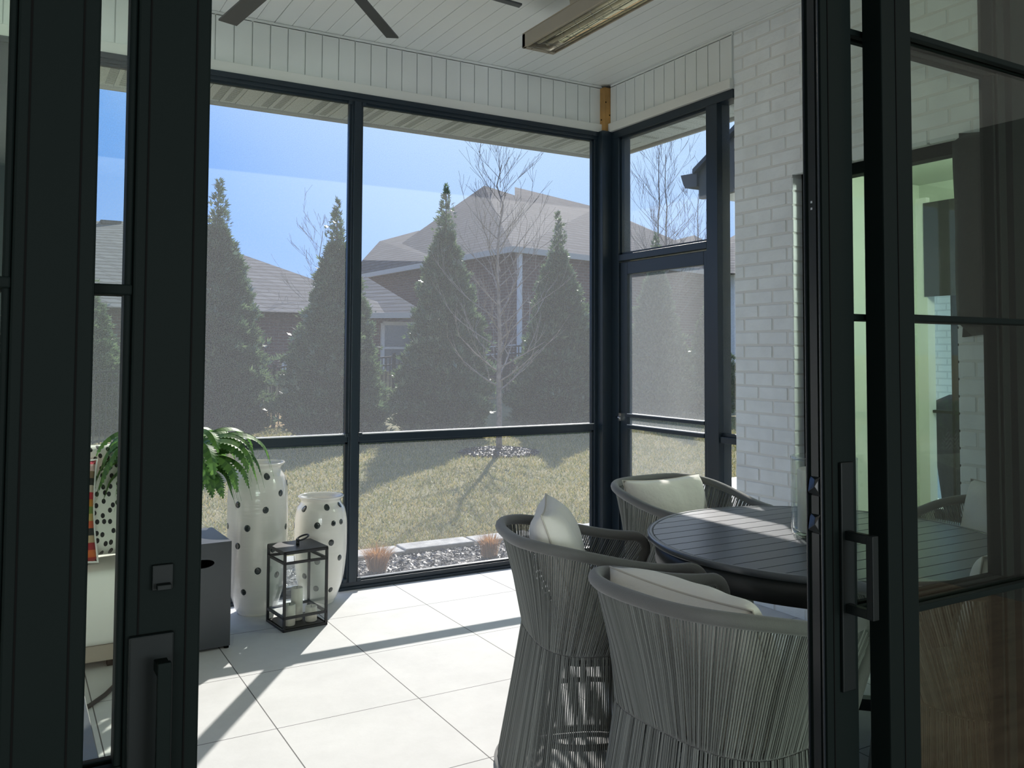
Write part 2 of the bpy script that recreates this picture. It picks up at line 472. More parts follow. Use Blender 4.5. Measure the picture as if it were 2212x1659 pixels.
class MB:
    def __init__(s):
        s.v = []; s.f = []; s.n = 0; s.fs = []

    def add(s, vs, fs, smooth=False):
        k = len(s.v)
        s.v.extend([tuple(p) for p in vs])
        s.f.extend([tuple(i + k for i in f) for f in fs])
        s.fs.extend([smooth] * len(fs))
        return s

    def box(s, x0, x1, y0, y1, z0, z1):
        vs = [(x, y, z) for z in (z0, z1) for y in (y0, y1) for x in (x0, x1)]
        return s.add(vs, [(0, 2, 3, 1), (4, 5, 7, 6), (0, 1, 5, 4), (1, 3, 7, 5), (3, 2, 6, 7), (2, 0, 4, 6)])

    def bar(s, a, b, w, h=None, upv=(0, 0, 1)):
        h = h or w
        a = Vector(a); b = Vector(b); d = (b - a).normalized()
        u = Vector(upv)
        if abs(d.dot(u)) > .99: u = Vector((0, 1, 0))
        x = d.cross(u).normalized(); y = x.cross(d).normalized()
        vs = []
        for p in (a, b):
            for sx_, sy_ in ((-1, -1), (1, -1), (1, 1), (-1, 1)):
                vs.append(p + x * (sx_ * w / 2) + y * (sy_ * h / 2))
        return s.add(vs, [(0, 1, 2, 3), (7, 6, 5, 4), (0, 4, 5, 1), (1, 5, 6, 2), (2, 6, 7, 3), (3, 7, 4, 0)])

    def tube(s, pts, r, n=8, caps=True, closed=False):
        pts = [Vector(p) for p in pts]
        m = len(pts)
        rs = r if isinstance(r, (list, tuple)) else [r] * m
        prev = None
        vs = []
        for i, p in enumerate(pts):
            if closed:
                d = (pts[(i + 1) % m] - pts[i - 1])
            else:
                d = pts[min(i + 1, m - 1)] - pts[max(i - 1, 0)]
            d = d.normalized() if d.length > 1e-9 else Vector((0, 0, 1))
            if prev is None:
                a = Vector((0, 0, 1)) if abs(d.z) < .9 else Vector((1, 0, 0))
                x = d.cross(a).normalized()
            else:
                x = (prev - d * prev.dot(d))
                x = x.normalized() if x.length > 1e-6 else d.cross(Vector((0, 0, 1))).normalized()
            prev = x
            y = d.cross(x)
            for k in range(n):
                t_ = 2 * math.pi * k / n
                vs.append(p + x * (math.cos(t_) * rs[i]) + y * (math.sin(t_) * rs[i]))
        fs = []
        for i in range(m if closed else m - 1):
            j = (i + 1) % m
            for k in range(n):
                k2 = (k + 1) % n
                fs.append((i * n + k, i * n + k2, j * n + k2, j * n + k))
        if caps and not closed:
            fs.append(tuple(range(n))[::-1]); fs.append(tuple((m - 1) * n + k for k in range(n)))
        return s.add(vs, fs, n > 4)

    def lathe(s, prof, cx=0, cy=0, cz=0, n=48, cap=True):
        vs = []
        for r_, z in prof:
            for k in range(n):
                t_ = 2 * math.pi * k / n
                vs.append((cx + r_ * math.cos(t_), cy + r_ * math.sin(t_), cz + z))
        fs = []
        for i in range(len(prof) - 1):
            for k in range(n):
                k2 = (k + 1) % n
                fs.append((i * n + k, i * n + k2, (i + 1) * n + k2, (i + 1) * n + k))
        if cap:
            fs.append(tuple(range(n))[::-1]); fs.append(tuple((len(prof) - 1) * n + k for k in range(n)))
        return s.add(vs, fs, True)

    def prism(s, poly, axis, a0, a1):
        """poly: list of 2d points in the two other axes, extruded along axis"""
        def mk(u, v, w):
            return {0: (w, u, v), 1: (u, w, v), 2: (u, v, w)}[axis]
        n = len(poly)
        vs = [mk(*p, a0) for p in poly] + [mk(*p, a1) for p in poly]
        fs = [tuple(range(n)), tuple(range(2 * n - 1, n - 1, -1))]
        for i in range(n):
            j = (i + 1) % n
            fs.append((i, i + n, j + n, j))
        return s.add(vs, fs)

    def hull(s, pts):
        bm = bmesh.new()
        for p in pts: bm.verts.new(p)
        r_ = bmesh.ops.convex_hull(bm, input=bm.verts)
        junk = [g for g in r_['geom_interior'] if isinstance(g, bmesh.types.BMVert)]
        bmesh.ops.delete(bm, geom=junk, context='VERTS')
        bm.verts.index_update()
        vs = [v.co[:] for v in bm.verts]
        fs = [tuple(v.index for v in f.verts) for f in bm.faces]
        bm.free()
        return s.add(vs, fs)

    def build(s, name, m, parent=None, bevel=0, autos=False):
        me = bpy.data.meshes.new(name)
        off = OFF.get(parent.name, Vector((0, 0, 0))) if parent else Vector((0, 0, 0))
        vs = np.array(s.v, dtype=np.float64).reshape(-1, 3) - np.array(off[:])
        me.from_pydata(vs.tolist(), [], s.f)
        me.polygons.foreach_set('use_smooth', s.fs)
        if isinstance(m, str): m = MAT[m]
        me.materials.append(m)
        me.update()
        bm = bmesh.new(); bm.from_mesh(me)
        if len(bm.faces) < 60000:
            bmesh.ops.recalc_face_normals(bm, faces=bm.faces)
        bm.to_mesh(me); bm.free()
        o = bpy.data.objects.new(name, me)
        col.objects.link(o)
        if parent:
            o.parent = parent
            OFF[o.name] = off
        if bevel:
            md = o.modifiers.new('bevel', 'BEVEL'); md.width = bevel; md.segments = 2; md.limit_method = 'ANGLE'
            md.angle_limit = math.radians(50)
        return o


def tag(o, label=None, cat=None, group=None, kind=None):
    if label: o['label'] = label
    if cat: o['category'] = cat
    if group: o['group'] = group
    if kind: o['kind'] = kind
    return o


def thing(name, loc, label=None, cat=None, group=None, kind=None):
    o = bpy.data.objects.new(name, None)
    o.empty_display_size = .1
    col.objects.link(o)
    o.location = loc
    OFF[o.name] = Vector(loc)
    return tag(o, label, cat, group, kind)


def recenter(o):
    """put a one-mesh thing's origin at the foot of its mesh"""
    me = o.data
    n = len(me.vertices)
    a = np.empty(n * 3); me.vertices.foreach_get('co', a); a = a.reshape(-1, 3)
    c = np.array([(a[:, 0].min() + a[:, 0].max()) / 2, (a[:, 1].min() + a[:, 1].max()) / 2, a[:, 2].min()])
    me.vertices.foreach_set('co', (a - c).ravel()); me.update()
    o.location = c
    return o


def copy_tree(o, parent=None, keep_data=True):
    c = o.copy(); col.objects.link(c); c.parent = parent
    for ch in list(o.children):
        copy_tree(ch, c)
    return c


def S(name, mb, m, parent=None, bevel=0):
    o = mb.build(name, m, parent, bevel)
    if not parent: o['kind'] = 'structure'
    return o


def raw(name, verts, faces, m, parent=None):
    me = bpy.data.meshes.new(name)
    verts = np.asarray(verts, dtype=np.float32); faces = np.asarray(faces, dtype=np.int32)
    me.vertices.add(len(verts)); me.vertices.foreach_set('co', verts.ravel())
    k = faces.shape[1]
    me.loops.add(faces.size); me.loops.foreach_set('vertex_index', faces.ravel())
    me.polygons.add(len(faces)); me.polygons.foreach_set('loop_start', np.arange(0, faces.size, k, dtype=np.int32))
    me.update(calc_edges=True); me.validate()
    me.materials.append(MAT[m])
    o = bpy.data.objects.new(name, me); col.objects.link(o)
    if parent: o.parent = parent
    return o


rng = np.random.default_rng(7)
random.seed(7)

# ------------------------------------------------------------------ the porch shell
XL = -2.4            # left end of the porch
YA = 4.966           # screen wall
XB = 3.661           # side wall
ZC = 3.29
S('floor', MB().box(XL, 3.67, 1.02, 5.02, -.14, 0), 'porch_tile')
# kick of the slab towards the yard is white concrete
S('trim_1', MB().box(XL, 3.78, 5.02, 5.07, -.16, -.005), 'stone')
# ceiling: planks with v-grooves as real strips
cb = MB()
x = .98 - .1017 * 33
xs = []
while x < 3.66:
    xs.append(x); x += .1017
for i, x in enumerate(xs):
    g_ = .006 if i % 4 else .010
    if x + .1017 > 3.66: w_ = 3.66 - x
    else: w_ = .1017
    cb.box(x + g_ / 2, x + w_ - g_ / 2 * 0, 1.1, 4.985, ZC, ZC + .02)
cb.box(XL, 3.70, 1.1, 4.99, ZC + .008, ZC + .03)
S('ceiling', cb, 'ceiling_vinyl')


def header(name, axis, fixed, a0, a1, inward):
    """white vertical siding above the screens with a trim board below"""
    b_ = MB()
    back = fixed - inward * .012
    t0, t1 = sorted((back, fixed - inward * .07))
    s0, s1 = sorted((fixed, fixed - inward * .012))
    def bx(p0, p1, q0, q1, z0, z1):
        if axis == 0: b_.box(p0, p1, q0, q1, z0, z1)
        else: b_.box(q0, q1, p0, p1, z0, z1)
    bx(a0, a1, t0, t1, 2.95, ZC)
    a = a0
    while a < a1:
        bx(a + .006, min(a + .1017, a1), s0, s1, 3.0, ZC - .018)
        a += .1017
    bx(a0, a1, s0, s1, ZC - .022, ZC - .002)
    o = S(name, b_, 'siding')
    tb = MB()
    f0, f1 = sorted((fixed + inward * .022, fixed - inward * .07))
    if axis == 0: tb.box(a0, a1, f0, f1, 2.948, 3.008)
    else: tb.box(f0, f1, a0, a1, 2.948, 3.008)
    tb.build(name + '_board', 'white_trim', o, .003)
    o.children[0].name = 'trim_board'
    return o


header('wall_front', 0, YA - .02, XL, XB - .055, -1)
header('wall_side', 1, XB - .02, 3.70, YA - .075, -1)
wd = MB().box(3.590, 3.655, 4.895, 4.955, 2.955, 3.268)
o = S('trim_2', wd, 'raw_wood', bevel=.004)
nb = MB()
for (y_, z_) in ((4.893, 3.16), (4.893, 3.05)):
    nb.lathe([(.004, 0), (.004, .004)], 0, 0, 0, 10)
nb = MB().box(3.600, 3.606, 4.892, 4.896, 3.155, 3.165).box(3.586, 3.592, 4.925, 4.931, 3.035, 3.045).box(3.632, 3.638, 4.892, 4.896, 3.068, 3.076)
nb.build('nail', 'black', o)

# soffit outside with grooves and vent strips, fascia and roof over it
sb = MB(); vb = MB()
x = XL - .5
i = 0
while x < 4.08:
    w_ = min(.1, 4.09 - x)
    sb.box(x + .005, x + w_, YA + .03, 5.545, 2.95, 2.962)
    if i % 3 == 1:
        for xx in (x - .045, x + .03):
            yy = 5.06
            while yy < 5.50:
                vb.box(xx, xx + .045, yy, yy + .0045, 2.9485, 2.951)
                yy += .019
    x += .1; i += 1
y = 1.2
while y < 5.02:
    w_ = min(.1, YA + .03 - y)
    if w_ > .02:
        sb.box(XB + .04, 4.085, y + .005, y + w_, 2.95, 2.962)
        if i % 3 == 1:
            xx = 3.74
            while xx < 4.04:
                vb.box(xx, xx + .0045, y + .03, y + .075, 2.9485, 2.951)
                xx += .019
    y += .1; i += 1
sb.box(XL - .5, 4.09, YA + .03, 5.55, 2.958, 2.968).box(XB + .04, 4.09, 1.2, 5.55, 2.958, 2.968)
so = S('trim_3', sb, 'soffit_white')
vb.build('vent_slots', 'groove', so)
rb = MB()
rb.box(XL - .5, 4.12, 5.55, 5.57, 2.93, 3.13).box(4.10, 4.12, 1.2, 5.57, 2.93, 3.13)
S('trim_4', rb, 'house_trim')
rfm = MB()
_b = [(XL - .6, 5.60, 3.13), (4.15, 5.60, 3.13), (4.15, 1.2, 3.13), (XL - .6, 5.02, 3.40), (3.70, 5.02, 3.40), (3.70, 1.2, 3.40), (XL - .6, 0.6, 5.4), (.6, .6, 5.4), (.6, 1.2, 5.4)]
rfm.add(_b, [(0, 1, 4, 3), (1, 2, 5, 4), (0, 3, 6), (0, 6, 7, 1), (1, 7, 8, 2), (3, 4, 7, 6), (4, 5, 8, 7), (2, 8, 5)])
rfm.box(XL - .6, 5.2, -5.4, 1.2, 3.32, 3.42)
S('roof_porch', rfm, 'shingle')
for o in bpy.data.objects:
    if o.name == 'roof_porch': o.name = 'roof'

# ---- screen bays on the front
fr = MB()
posts = [-.045, 1.787]
fr = MB().box(XL, 3.56, YA - .035, YA + .03, 2.898, 2.948).box(XL, 3.56, YA - .05, YA - .034, 2.918, 2.948)
S('trim_5', fr, 'frame', bevel=.002)
S('trim_17', MB().box(XL, 3.56, YA + .004, YA + .034, .044, .050), 'sun_glint')  # pale strip, the sunlit sliver along the bottom track put in as colour
S('trim_6', MB().box(XL, 3.56, YA - .03, YA + .035, 0, .045).box(XL, 3.56, YA - .045, YA - .03, 0, .018), 'frame', bevel=.002)
for k, px_ in enumerate(posts):
    b_ = MB().box(px_ - .032, px_ + .032, YA - .035, YA + .03, .045, 2.898)
    b_.box(px_ - .022, px_ + .022, YA - .048, YA - .034, .045, 2.898)
    o = S('trim_%d' % (7 + k), b_, 'frame', bevel=.002)
    c_ = MB()
    for zz in (2.888, .055, .905):
        for sx_ in (-1, 1):
            c_.box(px_ + sx_ * .042 - .013, px_ + sx_ * .042 + .013, YA - .04, YA - .015, zz - .012, zz + .012)
    c_.build('corner_clip', 'frame', o, .004)
b_ = MB().box(3.560, 3.668, 4.874, 4.996, 0, 2.952)
b_.box(3.535, 3.562, YA - .03, YA + .03, .0, 2.9)
S('trim_9', b_, 'frame', bevel=.004)
bays = [(XL + .02, posts[0] - .032), (posts[0] + .032, posts[1] - .032), (posts[1] + .032, 3.535)]
for k, (a, c) in enumerate(bays):
    root = thing('window_%d' % (k + 1), ((a + c) / 2, YA, .045), kind='structure')
    MB().box(a, c, YA - .028, YA + .022, .862, .905).build('mid_rail', 'frame', root, .003)
    MB().box(a, c, YA - .028, YA + .020, .9045, .9100).build('rail_glint', 'sun_glint', root)  # painted glint: light strip standing for sun on the rail's top
    MB().box(a, c, YA - .001, YA + .001, .045, .862).box(a, c, YA - .001, YA + .001, .905, 2.898).build('insect_screen', 'screen', root)
    sp_ = MB()
    for z0, z1 in ((.905, 2.898), (.045, .862)):
        sp_.box(a, a + .012, YA - .016, YA + .012, z0, z1).box(c - .012, c, YA - .016, YA + .012, z0, z1)
        sp_.box(a, c, YA - .016, YA + .012, z1 - .012, z1)
        if z0 < .5: sp_.box(a, c, YA - .016, YA + .012, z0, z0 + .01)
    sp_.build('screen_track', 'frame', root)

# ---- side wall frame with the screen door
DX0, DX1 = XB - .02, XB + .085
S('trim_10', MB().box(DX0, DX1, 3.70, 4.874, 2.895, 2.948), 'frame', bevel=.002)
S('trim_11', MB().box(DX0, DX1, 3.832, 3.928, 0, 2.895), 'frame', bevel=.003)
S('trim_12', MB().box(DX0, DX1, 4.800, 4.874, 0, 2.895), 'frame', bevel=.003)
S('trim_13', MB().box(DX0, DX1, 3.928, 4.800, 2.03, 2.075), 'frame', bevel=.003)
root = thing('window_4', (XB, 4.36, 2.075), kind='structure')
MB().box(XB - .001 + .02, XB + .021, 3.928, 4.80, 2.075, 2.895).build('insect_screen', 'screen', root)
MB().box(XB, XB + .04, 3.928, 3.942, 2.075, 2.895).box(XB, XB + .04, 4.786, 4.8, 2.075, 2.895).box(XB, XB + .04, 3.928, 4.8, 2.88, 2.895).box(XB, XB + .04, 3.928, 4.8, 2.075, 2.09).build('screen_track', 'frame', root)
root = thing('window_5', (XB, 3.77, 0), kind='structure')
MB().box(XB + .02 - .001, XB + .021, 3.70, 3.832, .05, .868).box(XB + .02 - .001, XB + .021, 3.70, 3.832, .925, 2.895).build('insect_screen', 'screen', root)
MB().box(XB - .01, XB + .05, 3.70, 3.832, .868, .905).box(XB + .01, XB + .03, 3.70, 3.832, .905, .925).box(XB - .01, XB + .05, 3.70, 3.832, 0, .05).build('mid_rail', 'frame', root, .002)
root = thing('door_1', (XB, 4.36, 0), kind='structure')
lf = MB()
x0, x1 = XB - .005, XB + .035
lf.box(x0, x1, 3.932, 3.968, .02, 2.02).box(x0, x1, 4.722, 4.797, .02, 2.02)
lf.box(x0, x1, 3.968, 4.722, 1.935, 2.02).box(x0, x1, 3.968, 4.722, .02, .14)
lf.build('leaf_frame', 'frame', root, .003)
MB().box(x0 - .004, x1, 3.968, 4.722, .962, .984).build('bar', 'frame', root, .003)
MB().box(x0 - .004, x1, 3.968, 4.722, .983, .9870).box(x0 - .004, x1, 3.968, 4.722, .909, .9130).build('bar_glint', 'sun_glint', root)  # sunlit tops of the door bars, put in as pale strips
MB().box(x0 - .004, x1, 3.968, 4.722, .884, .910).build('bar', 'frame', root, .003)
MB().box(XB + .014, XB + .016, 3.968, 4.722, .14, 1.935).build('insect_screen', 'door_screen', root)
hb = MB().box(XB - .022, XB - .005, 4.775, 4.797, .935, .985).tube([(XB - .02, 4.79, .96), (XB - .045, 4.79, .96), (XB - .05, 4.74, .955)], .006)
hb.build('latch_handle', 'metal_bright', root)


# ---- painted brick wall on the right, with the window opening
def brick_wall(name, x0, x1, y0, y1, z0, z1, holes, face=-1):
    m_ = MB()
    # mortar body in pieces round the hole
    (hy0, hy1, hz0, hz1) = holes
    xs0, xs1 = (x0 + .0035, x1)
    m_.box(xs0, xs1, y0, hy0, z0, z1).box(xs0, xs1, hy1, y1, z0, z1).box(xs0, xs1, hy0, hy1, z0, hz0).box(xs0, xs1, hy0, hy1, hz1, z1)
    o = S(name, m_, 'mortar_paint')
    b_ = MB()
    hgt, ln, g_ = .0762, .2110, .010
    rows = int((z1 - z0) / hgt) + 1
    for r_ in range(rows):
        za = z0 + r_ * hgt; zb = min(za + hgt - g_, z1)
        if zb <= za + .01: continue
        y = y0 - (ln / 2 if r_ % 2 else 0)
        while y < y1:
            segs = [(max(y, y0), min(y + ln - g_, y1))]
            if zb > hz0 + .01 and za < hz1 - .01:
                out = []
                for a, c in segs:
                    if c <= hy0 or a >= hy1: out.append((a, c))
                    else:
                        if a < hy0: out.append((a, hy0))
                        if c > hy1: out.append((hy1, c))
                segs = out
            for a, c in segs:
                if c - a < .015: continue
                j = random.uniform(-.0012, .0014); e1 = random.uniform(0, .003)
                b_.box(x0 + j, x0 + .03, a + random.uniform(0, .002), c - random.uniform(0, .002), za + e1, zb - random.uniform(0, .002))
            y += ln
    b_.build('brick_face', 'brick_paint', o, .003)
    return o


WY0, WY1, WZ0, WZ1 = 2.335, 3.270, .30, 2.372
bw = brick_wall('wall_right', 3.65, 3.90, 1.10, 3.70, 0, ZC, (WY0, WY1, WZ0, WZ1))
# returns of the brick inside the reveal
rv = MB()
for r_ in range(28):
    za = WZ0 + r_ * .0762
    if za + .066 > WZ1: break
    rv.box(3.652, 3.745, WY1 - .004 + random.uniform(-.001, .002), WY1 + .02, za, za + .066)
    rv.box(3.652, 3.745, WY0 - .02, WY0 + .004, za, za + .066)
rv.build('reveal_brick', 'brick_paint', bw, .002)

# window set in the brick: dark frame, glass
root = thing('window_6', (3.75, 2.8, WZ0), kind='structure')
wf = MB()
a, c = WY0 + .004, WY1 - .005
wf.box(3.72, 3.80, a, a + .045, WZ0, WZ1).box(3.72, 3.80, c - .045, c, WZ0, WZ1).box(3.72, 3.80, a, c, WZ1 - .06, WZ1).box(3.70, 3.80, a, c, WZ0, WZ0 + .05)
wf.build('window_frame', 'door_frame', root, .003)
MB().box(3.755, 3.761, a + .045, c - .045, WZ0 + .05, WZ1 - .06).build('pane', 'window_glass', root)

# room behind that window
dm = MB()
dm.box(3.9, 5.7, 3.86, 3.95, 0, 2.7)
dm.box(3.905, 5.7, .8, .9, 0, 2.7)
S('wall_den', dm, 'den_wall')
S('ceiling_den', MB().box(3.9, 5.75, .85, 3.95, 2.6, 2.7), 'den_wall')
S('floor_den', MB().box(3.9, 5.75, .85, 3.95, -.1, 0), 'oak_floor')
dw = MB().box(5.6, 5.7, .85, 2.9, 0, 2.7).box(5.6, 5.7, 2.9, 3.95, 2.45, 2.7).box(5.6, 5.7, 3.82, 3.95, 0, 2.45)
S('wall_den_far', dw, 'den_wall')
root = thing('window_7', (5.62, 3.4, .25), kind='structure')
wf = MB().box(5.56, 5.64, 3.78, 3.86, .05, 2.5).box(5.56, 5.64, 2.9, 2.96, .05, 2.5)
wf.build('casing', 'white_trim', root)
wf = MB().box(5.60, 5.66, 2.96, 3.78, .26, .32).box(5.60, 5.66, 3.615, 3.635, .3, 2.4).box(5.60, 5.66, 2.96, 3.78, .99, 1.01)
wf.build('window_frame', 'door_frame', root)
MB().box(5.555, 5.565, 2.93, 3.80, 1.80, 2.46).build('blind', 'blind', root)
# outdoor wall seen through the far window, paved strip below it
fb = MB().box(9.5, 9.6, 4.4, 7.6, -.1, 2.12)
S('wall_far', fb, 'far_brick')
S('floor_court', MB().box(5.7, 9.5, 1.5, 7.4, -.14, -.02), 'white_trim')

# grill under a cover outside that window
root = thing('grill', (7.4, 4.62, -.02), 'dark covered grill by the white wall, glimpsed through the far window', 'grill')
gb = MB()
sec = [(-.02, .22, .22), (.30, .24, .24), (.50, .26, .27), (.62, .34, .34), (.76, .42, .43), (.93, .36, .36), (1.04, .15, .16)]
n_ = 28
vs = []
for z_, rx, ry in sec:
    for k in range(n_):
        t_ = 2 * math.pi * k / n_
        w_ = 1 + .03 * math.sin(5 * t_ + z_ * 9)
        ct, st = math.cos(t_), math.sin(t_)
        vs.append((7.4 + rx * w_ * abs(ct) ** .7 * (1 if ct > 0 else -1), 4.62 + ry * w_ * abs(st) ** .7 * (1 if st > 0 else -1), z_))
fs = [tuple(range(n_))[::-1], tuple((len(sec) - 1) * n_ + k for k in range(n_))]
for i in range(len(sec) - 1):
    for k in range(n_):
        k2 = (k + 1) % n_
        fs.append((i * n_ + k, i * n_ + k2, (i + 1) * n_ + k2, (i + 1) * n_ + k))
gb.add(vs, fs, True)
gb.build('cover', 'cover_fabric', root)
MB().bar((7.03, 4.45, .80), (7.03, 4.8, .80), .03).build('handle', 'metal_bright', root)

# covered television on the brick pier
root = thing('television', (3.55, 1.72, 1.46), 'television under a black fabric cover mounted on the white brick wall', 'television')
tv = MB()
ny, nz = 30, 16
vs = []; fs = []
ya, yb = 1.18, 2.30
for side, xo in ((0, 3.645), (1, 3.50)):
    for j in range(nz + 1):
        for i_ in range(ny + 1):
            u = i_ / ny; v = j / nz
            y = yb + (ya - yb) * u
            zt = 2.375 - .05 * (1 - math.exp(-u * 5)) - (.02 if u > .3 else 0)
            zb_ = 1.475 + .028 * abs(math.sin(u * 7.0 + .3)) ** .6 - .018
            z = zb_ + (zt - zb_) * v
            fold = .012 * math.sin(u * 40 + 2 * math.sin(v * 5)) * (1 - v) + .008 * math.sin(u * 17 + v * 3)
            ed = min(u, 1 - u, v, 1 - v)
            xo2 = xo if side == 0 else 3.645 - .145 * min(1, (ed * 16) ** .5 + .15) + fold
            vs.append((xo2, y, z))
N = (ny + 1) * (nz + 1)
for j in range(nz):
    for i_ in range(ny):
        a = j * (ny + 1) + i_
        fs.append((a, a + ny + 1, a + ny + 2, a + 1)); fs.append((N + a, N + a + 1, N + a + ny + 2, N + a + ny + 1))
def edge(i1, i2): fs.append((i1, i2, N + i2, N + i1))
for i_ in range(ny):
    edge(i_, i_ + 1); edge(nz * (ny + 1) + i_ + 1, nz * (ny + 1) + i_)
for j in range(nz):
    edge((j + 1) * (ny + 1), j * (ny + 1)); edge(j * (ny + 1) + ny, (j + 1) * (ny + 1) + ny)
tv.add(vs, fs, True)
tv.build('cover', 'cover_fabric', root)
MB().box(3.60, 3.645, 1.55, 1.95, 1.7, 2.1).build('wall_bracket', 'black', root)

# ---- house wall round the sliding doors, and the room the camera stands in
hw = MB()
hw.box(2.17, 3.65, 1.10, 1.14, 0, ZC).box(XL - .3, -1.9, 1.10, 1.22, 0, ZC).box(-1.9, 2.17, 1.10, 1.22, 2.66, ZC)
S('wall_house', hw, 'brick_paint')
S('wall_left', MB().box(XL - .25, XL, 1.10, 5.02, 0, ZC), 'brick_paint')
S('floor_room', MB().box(-4, 5, -5.2, 1.02, -.14, 0), 'oak_floor')
S('ceiling_room', MB().box(-4, 5, -5.2, 1.10, 2.75, 2.85), 'interior_ceiling')
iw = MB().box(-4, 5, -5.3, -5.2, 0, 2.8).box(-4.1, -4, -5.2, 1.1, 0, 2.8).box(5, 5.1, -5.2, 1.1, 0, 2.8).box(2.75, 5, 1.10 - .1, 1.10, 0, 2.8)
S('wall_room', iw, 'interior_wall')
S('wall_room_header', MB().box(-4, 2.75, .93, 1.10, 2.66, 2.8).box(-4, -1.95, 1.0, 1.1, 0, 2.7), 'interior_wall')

MZ = (.932, 1.459, 1.986)


def panel(num, x0, x1, yf, sl, sr, dep=.042):
    root = thing('door_%d' % num, ((x0 + x1) / 2, yf + dep / 2, .02), kind='structure')
    f = MB()
    y0, y1 = yf, yf + dep
    f.box(x0, x0 + sl, y0, y1, .02, 2.62).box(x1 - sr, x1, y0, y1, .02, 2.62)
    f.box(x0 + sl, x1 - sr, y0, y1, 2.50, 2.62).box(x0 + sl, x1 - sr, y0, y1, .02, .40)
    # glazing bead, a shallow second step round the glass
    for (a, c) in ((x0 + sl, x0 + sl + .008), (x1 - sr - .008, x1 - sr)):
        f.box(a, c, y0 + .006, y1 - .006, .40, 2.50)
    f.build('panel_frame', 'door_frame', root, .0025)
    g_ = MB()
    ym = (y0 + y1) / 2
    g_.box(x0 + sl, x1 - sr, ym - .003, ym + .003, .40, 2.50)
    g_.build('glass', 'door_glass', root)
    for z in MZ:
        MB().box(x0 + sl, x1 - sr, y0 + .003, ym - .004, z - .006, z + .006).box(x0 + sl, x1 - sr, ym + .004, y1 - .003, z - .006, z + .006).build('muntin', 'door_frame', root, .002)
    return root


L1 = panel(2, -.90, .078, 1.000, .08, .076)
L2 = panel(3, -.80, .199, 1.0467, .08, .079)
P1 = panel(4, 1.2445, 1.815, 1.0467, .082, .027)
P2 = panel(5, 1.350, 2.66, 1.000, .084, .08)
# grooves on the stiles
for root, xg, yf in ((L1, .014, 1.0), (L1, .062, 1.0), (L2, .133, 1.0467), (L2, .183, 1.0467), (P2, 1.388, 1.0), (P1, 1.262, 1.0467)):
    MB().box(xg - .0008, xg + .0008, yf - .0012, yf + .001, .02, 2.62).build('bead', 'black', root)
# bright spacer seen at the glass edge
for root, x_, yf in ((L2, .1185, 1.0467), (P1, 1.8225, 1.0467)):
    MB().box(x_ - .0012, x_ + .0012, yf + .012, yf + .02, .40, 2.50).build('glass_spacer', 'metal_bright', root)
# left pull with escutcheon and thumb latch
MB().box(.1235, .170, 1.0385, 1.0467, .62, 1.078).build('handle_plate', 'handle_black', L2, .002)
h_ = MB().bar((.156, 1.012, .68), (.156, 1.012, 1.055), .014, .008).bar((.156, 1.04, 1.045), (.156, 1.012, 1.045), .014, .012).bar((.156, 1.04, .69), (.156, 1.012, .69), .014, .012)
h_.build('pull_handle', 'door_frame', L2, .001)
MB().box(.146, .168, 1.0405, 1.0467, 1.125, 1.153).box(.150, .165, 1.030, 1.041, 1.127, 1.133).build('thumb_latch', 'handle_black', L2, .001)
# right pull
MB().box(1.278, 1.312, 1.040, 1.0467, .80, 1.20).build('handle_plate', 'handle_black', P1, .002)
h_ = MB()
h_.bar((1.293, 1.04, 1.072), (1.293, .990, 1.072), .014, .016).bar((1.293, 1.04, .945), (1.293, .990, .945), .014, .016)
h_.bar((1.293, .990, .937), (1.293, .990, 1.080), .016, .014)
h_.build('pull_handle', 'handle_black', P1, .0015)
# hook locks on the closing edge
for z in (1.158, 1.092):
    MB().hull([(1.2445, 1.056, z - .018), (1.2445, 1.080, z - .018), (1.2445, 1.056, z + .018), (1.2445, 1.080, z + .018), (1.232, 1.060, z), (1.232, 1.074, z - .01), (1.236, 1.062, z + .012)]).build('hook_lock', 'edge_black', P1, .001)
sc_ = MB()
for z in (1.652, 1.664):
    sc_.lathe([(.0025, 0), (.0025, .0015)], 1.2445, 1.07, z, 12)
sc_ = MB().box(1.2425, 1.2446, 1.067, 1.071, 1.650, 1.654).box(1.2425, 1.2446, 1.067, 1.071, 1.662, 1.666)
sc_.build('screw', 'metal_bright', P1)
MB().box(1.2432, 1.2446, 1.060, 1.076, .02, 2.62).build('edge_plate', 'edge_black', P1)
MB().box(1.2405, 1.2446, 1.0515, 1.0535, .02, 2.62).box(1.2405, 1.2446, 1.0835, 1.0855, .02, 2.62).build('weather_strip', 'door_edge', P1)
S('trim_16', MB().box(1.918, 2.17, 1.092, 1.125, 0, 2.66), 'door_frame')
S('trim_14', MB().box(-2.0, 2.75, .985, 1.10, -.002, .012), 'door_frame')
S('trim_15', MB().box(-2.0, 2.75, .97, 1.10, 2.62, 2.67), 'door_frame')

# lamps in the room, seen only mirrored in the glass
def mirrored(px, py, z):
    r_ = ray(px, py); t_ = (z - EYE.z) / r_.z
    p = EYE + r_ * t_
    return Vector((p.x, 2 * 1.02 - p.y, p.z))


